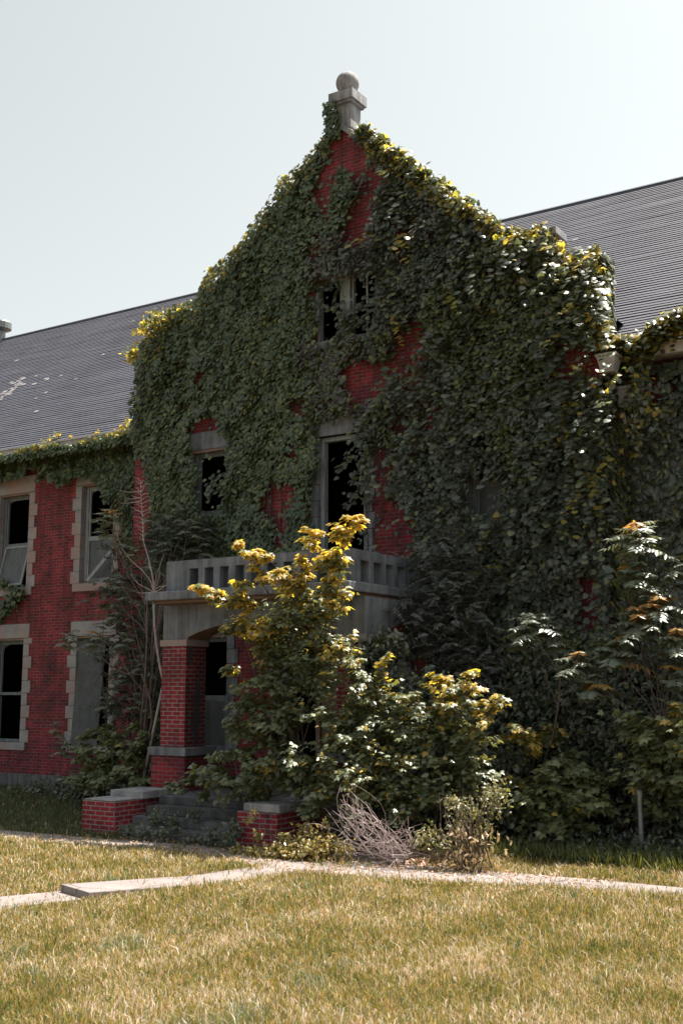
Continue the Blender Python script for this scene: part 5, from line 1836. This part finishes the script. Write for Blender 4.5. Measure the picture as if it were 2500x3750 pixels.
G_S = 'dark shrubs against the wall'
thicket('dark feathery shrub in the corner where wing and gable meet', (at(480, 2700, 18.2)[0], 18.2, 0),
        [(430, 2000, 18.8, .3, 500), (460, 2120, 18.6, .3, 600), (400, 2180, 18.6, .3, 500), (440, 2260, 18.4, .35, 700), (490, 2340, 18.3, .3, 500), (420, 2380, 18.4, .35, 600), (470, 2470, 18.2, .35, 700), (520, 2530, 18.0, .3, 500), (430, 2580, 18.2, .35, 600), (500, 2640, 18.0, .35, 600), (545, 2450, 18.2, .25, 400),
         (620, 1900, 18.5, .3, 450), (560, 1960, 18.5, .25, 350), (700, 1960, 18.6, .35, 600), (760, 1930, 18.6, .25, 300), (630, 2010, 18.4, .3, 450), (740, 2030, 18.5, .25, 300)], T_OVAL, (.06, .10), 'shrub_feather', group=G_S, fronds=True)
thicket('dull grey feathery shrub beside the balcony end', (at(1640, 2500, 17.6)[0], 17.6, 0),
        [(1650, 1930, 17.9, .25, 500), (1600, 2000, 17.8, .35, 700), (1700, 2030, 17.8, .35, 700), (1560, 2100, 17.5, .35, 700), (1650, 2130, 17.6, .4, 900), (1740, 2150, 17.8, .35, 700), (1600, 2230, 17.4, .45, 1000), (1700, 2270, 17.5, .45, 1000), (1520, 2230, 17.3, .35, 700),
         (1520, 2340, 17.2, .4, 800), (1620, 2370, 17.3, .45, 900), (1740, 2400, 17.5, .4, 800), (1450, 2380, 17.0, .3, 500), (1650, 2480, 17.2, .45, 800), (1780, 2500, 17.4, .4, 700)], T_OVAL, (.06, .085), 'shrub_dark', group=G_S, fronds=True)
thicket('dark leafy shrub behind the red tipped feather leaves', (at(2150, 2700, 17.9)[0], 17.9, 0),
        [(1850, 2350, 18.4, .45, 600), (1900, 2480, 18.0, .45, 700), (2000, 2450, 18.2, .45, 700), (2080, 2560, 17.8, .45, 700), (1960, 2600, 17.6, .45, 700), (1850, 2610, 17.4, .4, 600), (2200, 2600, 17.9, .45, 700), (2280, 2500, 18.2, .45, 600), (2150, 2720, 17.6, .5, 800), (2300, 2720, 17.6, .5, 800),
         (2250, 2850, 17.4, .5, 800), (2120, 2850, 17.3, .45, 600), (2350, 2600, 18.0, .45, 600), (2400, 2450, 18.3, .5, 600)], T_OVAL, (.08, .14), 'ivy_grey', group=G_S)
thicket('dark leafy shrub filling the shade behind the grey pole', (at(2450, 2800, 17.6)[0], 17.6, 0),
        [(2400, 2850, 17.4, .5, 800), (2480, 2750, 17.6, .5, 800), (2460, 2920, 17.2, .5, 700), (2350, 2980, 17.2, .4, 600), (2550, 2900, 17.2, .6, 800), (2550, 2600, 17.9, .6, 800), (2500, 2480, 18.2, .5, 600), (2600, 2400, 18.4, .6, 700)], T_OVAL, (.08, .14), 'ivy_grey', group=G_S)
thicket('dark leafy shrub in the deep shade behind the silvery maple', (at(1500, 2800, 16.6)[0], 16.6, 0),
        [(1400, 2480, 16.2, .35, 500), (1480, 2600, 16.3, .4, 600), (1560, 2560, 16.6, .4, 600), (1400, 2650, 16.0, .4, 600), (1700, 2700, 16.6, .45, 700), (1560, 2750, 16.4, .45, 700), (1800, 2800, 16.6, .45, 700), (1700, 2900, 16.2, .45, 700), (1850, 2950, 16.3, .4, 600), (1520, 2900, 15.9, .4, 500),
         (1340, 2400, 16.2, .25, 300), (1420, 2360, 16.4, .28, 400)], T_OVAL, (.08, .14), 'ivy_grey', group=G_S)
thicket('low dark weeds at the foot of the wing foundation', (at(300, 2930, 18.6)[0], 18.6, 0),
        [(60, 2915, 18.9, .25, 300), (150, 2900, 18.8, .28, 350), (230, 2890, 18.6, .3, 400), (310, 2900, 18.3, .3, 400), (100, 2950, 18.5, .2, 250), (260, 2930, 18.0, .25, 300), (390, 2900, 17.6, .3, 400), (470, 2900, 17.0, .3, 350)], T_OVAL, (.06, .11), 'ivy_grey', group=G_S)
thicket('low green weeds on the ground between the two cheek walls', (at(700, 3052, 14.0)[0], 14.1, 0),
        [(470, 3042, 14.1, 0.10, 80), (530, 3052, 14.0, 0.12, 100), (590, 3062, 14.0, 0.11, 80), (640, 3012, 14.3, 0.12, 100), (570, 2992, 14.5, 0.13, 100), (690, 3082, 14.0, 0.10, 70), (780, 3062, 14.0, 0.14, 110), (830, 3070, 13.9, 0.13, 100), (860, 3032, 14.1, 0.13, 100), (720, 2982, 14.6, 0.10, 60)], T_OVAL, (.05, .09), 'ivy_grey', group=G_S)

# vine heap at the right cheek wall
thicket('yellow leaved vine heaped over the paving before the capped cheek wall', (at(1080, 3100, 13.9)[0], 13.9, 0),
        [(870, 3125, 13.6, .10, 120), (930, 3130, 13.55, .12, 180), (990, 3132, 13.6, .14, 220), (1050, 3130, 13.6, .15, 260), (1110, 3125, 13.65, .17, 320), (1170, 3115, 13.7, .17, 320), (1150, 3070, 13.9, .15, 220), (1080, 3095, 13.75, .13, 180), (1010, 3105, 13.7, .10, 100),
         (945, 3060, 13.7, .06, 40), (915, 3000, 13.7, .05, 26), (930, 2975, 13.7, .03, 14), (1120, 3035, 13.9, .10, 90), (1215, 3085, 13.9, .15, 220), (1260, 3110, 13.8, .12, 120), (1040, 3060, 13.8, .07, 40), (1190, 3020, 13.9, .07, 40)],
        T_OVAL, (.05, .085), 'vinelet', name='vine_heap')
# small leaved weed right of the twigs
thicket('pale tall weed with small leaves standing before the golden tipped maple', (at(1720, 3090, 14.2)[0], 14.2, 0),
        [(1690, 2960, 14.2, 0.16, 121), (1740, 2990, 14.2, 0.18, 132), (1800, 2940, 14.3, 0.18, 121), (1820, 2890, 14.4, 0.15, 88), (1670, 3030, 14.1, 0.15, 99), (1760, 3050, 14.1, 0.16, 110), (1660, 2930, 14.2, 0.12, 66), (1580, 3060, 14.0, 0.15, 110), (1540, 3080, 13.9, 0.12, 77), (1620, 3090, 13.9, 0.14, 88)],
        T_OVAL, (.045, .075), 'weedlet', name='weed')

# dry stalk clump
t = thing('dry_stalks', (at(1720, 3120, 14.0)[0], 14.0, 0), 'clump of thin reddish dry stalks and straw by the paving', 'dry grass')
mb = MB()
for i in range(46):
    p = at(random.gauss(1715, 36), 3115, 14.0)
    p[2] = 0
    h_ = random.uniform(.4, 1.15)
    e = p + np.array([random.gauss(0, .16), random.gauss(0, .12), h_])
    mb.tube(curve_pts(p, e, 4, 0, .04), 0.006, 0.002, seg=3)
mb.build('stalk', M['bark_pink'], t)
lv = Leaves()
k = 420
p = at(1720, 3110, 14.0)
P = np.c_[p[0] + RNG.normal(0, .25, k), 14.0 + RNG.normal(0, .15, k), RNG.random(k) ** 1.5 * .55]
lv.add(T_LANCE, P, rnd(k, .6) + np.array([0, 0, .9]), rnd(k), RNG.uniform(.05, .11, k), 0)
so_ = lv.build('straw', [M['straw']], t)
so_['kind'] = 'stuff'

# heap of dead twigs
t = thing('brush_pile', (at(1380, 3090, 13.8)[0], 13.8, 0), 'tangled heap of bleached pinkish dead twigs at the path edge', 'brush pile')
mb = MB()
core = at(1400, 3080, 13.8)
core[2] = 0.12
for i in range(52):
    a0 = core + np.array([random.uniform(-.1, .5), random.gauss(0, .15), random.uniform(-.05, .15)])
    px, py = random.choice([(random.uniform(1215, 1300), random.uniform(2850, 2960)), (random.uniform(1170, 1320), random.uniform(2950, 3090)), (random.uniform(1240, 1330), random.uniform(2900, 3010)), (random.uniform(1420, 1560), random.uniform(2980, 3110)), (random.uniform(1180, 1300), random.uniform(3040, 3120))])
    e = at(px, py, random.uniform(13.5, 14.2))
    e[2] = max(e[2], .03)
    mb.tube(curve_pts(a0, e, 7, 0, .10), random.uniform(.004, .009), 0.002, seg=4)
    pts = curve_pts(a0, e, 7, 0, .10)
    for s in range(3):
        q = pts[random.randint(2, 6)]
        f_ = q + rnd(1, .14)[0]
        f_[2] = max(f_[2], .02)
        mb.tube(curve_pts(q, f_, 3, 0, .12), 0.004, 0.002, seg=3)
mb.build('twigs', M['bark_brush'], t)

# fallen leaves
lv = Leaves()
k = 2600
px, py = RNG.normal(1570, 75, k), RNG.normal(3128, 22, k)
P = np.array([gnd(a, c) for a, c in zip(px, np.clip(py, 3085, 3185))])
P[:, 2] = 0.025 + RNG.random(k) * .05
lv.add(T_OVAL, P, rnd(k) * np.array([1, 1, .3]), rnd(k, .4) + np.array([0, 0, 1]), RNG.uniform(.04, .085, k), 0)
k = 1500
P = np.c_[RNG.uniform(-14.5, -5, k), RNG.uniform(12.7, 14.3, k), np.full(k, .03)]
lv.add(T_OVAL, P, rnd(k) * np.array([1, 1, .3]), rnd(k, .4) + np.array([0, 0, 1]), RNG.uniform(.03, .06, k), 0)
tag(lv.build('fallen_leaves', [M['litter']], loc=(-8.5, 14.2, 0)), 'scattered dry fallen leaves on the paving', 'fallen leaves', kind='stuff')

# undergrowth band along the shade on the right
lv = Leaves()
k = 9000
X = RNG.uniform(-9.5, 0.5, k)
Y = RNG.uniform(15.4, 18.5, k)
hh = RNG.uniform(.05, .35, k) * np.clip((Y - 15.0) / 1.2, .3, 1)
lv.add(T_OVAL, np.c_[X, Y, hh], rnd(k, .7) + np.array([0, -.3, .1]), rnd(k, .5) + np.array([0, -.4, .9]), RNG.uniform(.05, .10, k), 0)
k = 14000
X = RNG.uniform(-9.0, 0.5, k)
Y = RNG.uniform(15.2, 16.8, k)
lv.add(T_BLADE, np.c_[X, Y, np.zeros(k)], rnd(k, .25) + np.array([0, 0, 1]), rnd(k), RNG.uniform(.10, .28, k), 1)
tag(lv.build('undergrowth', [M['ivy_grey'], M['weed']], loc=(-5, 16.5, 0)), 'low dark weeds carpeting the shade under the shrubs', 'undergrowth', kind='stuff')

# clover heads in the lawn, pole
p = at(2345, 3060, 16.4)
mb = MB()
c = (p[0], 16.4, 0)
zt_ = at(2345, 2890, 16.4)[2]
mb.lathe([(0.036, -0.1), (0.036, zt_ - 0.09), (0.05, zt_ - 0.088), (0.05, zt_ - 0.02), (0.03, zt_), (0.0, zt_ + .005)], c, 14)
tag(mb.build('metal_pole', M['metal'], loc=c), 'grey metal pipe pole standing upright in the dark weeds', 'pole')

SC.render.film_transparent = False
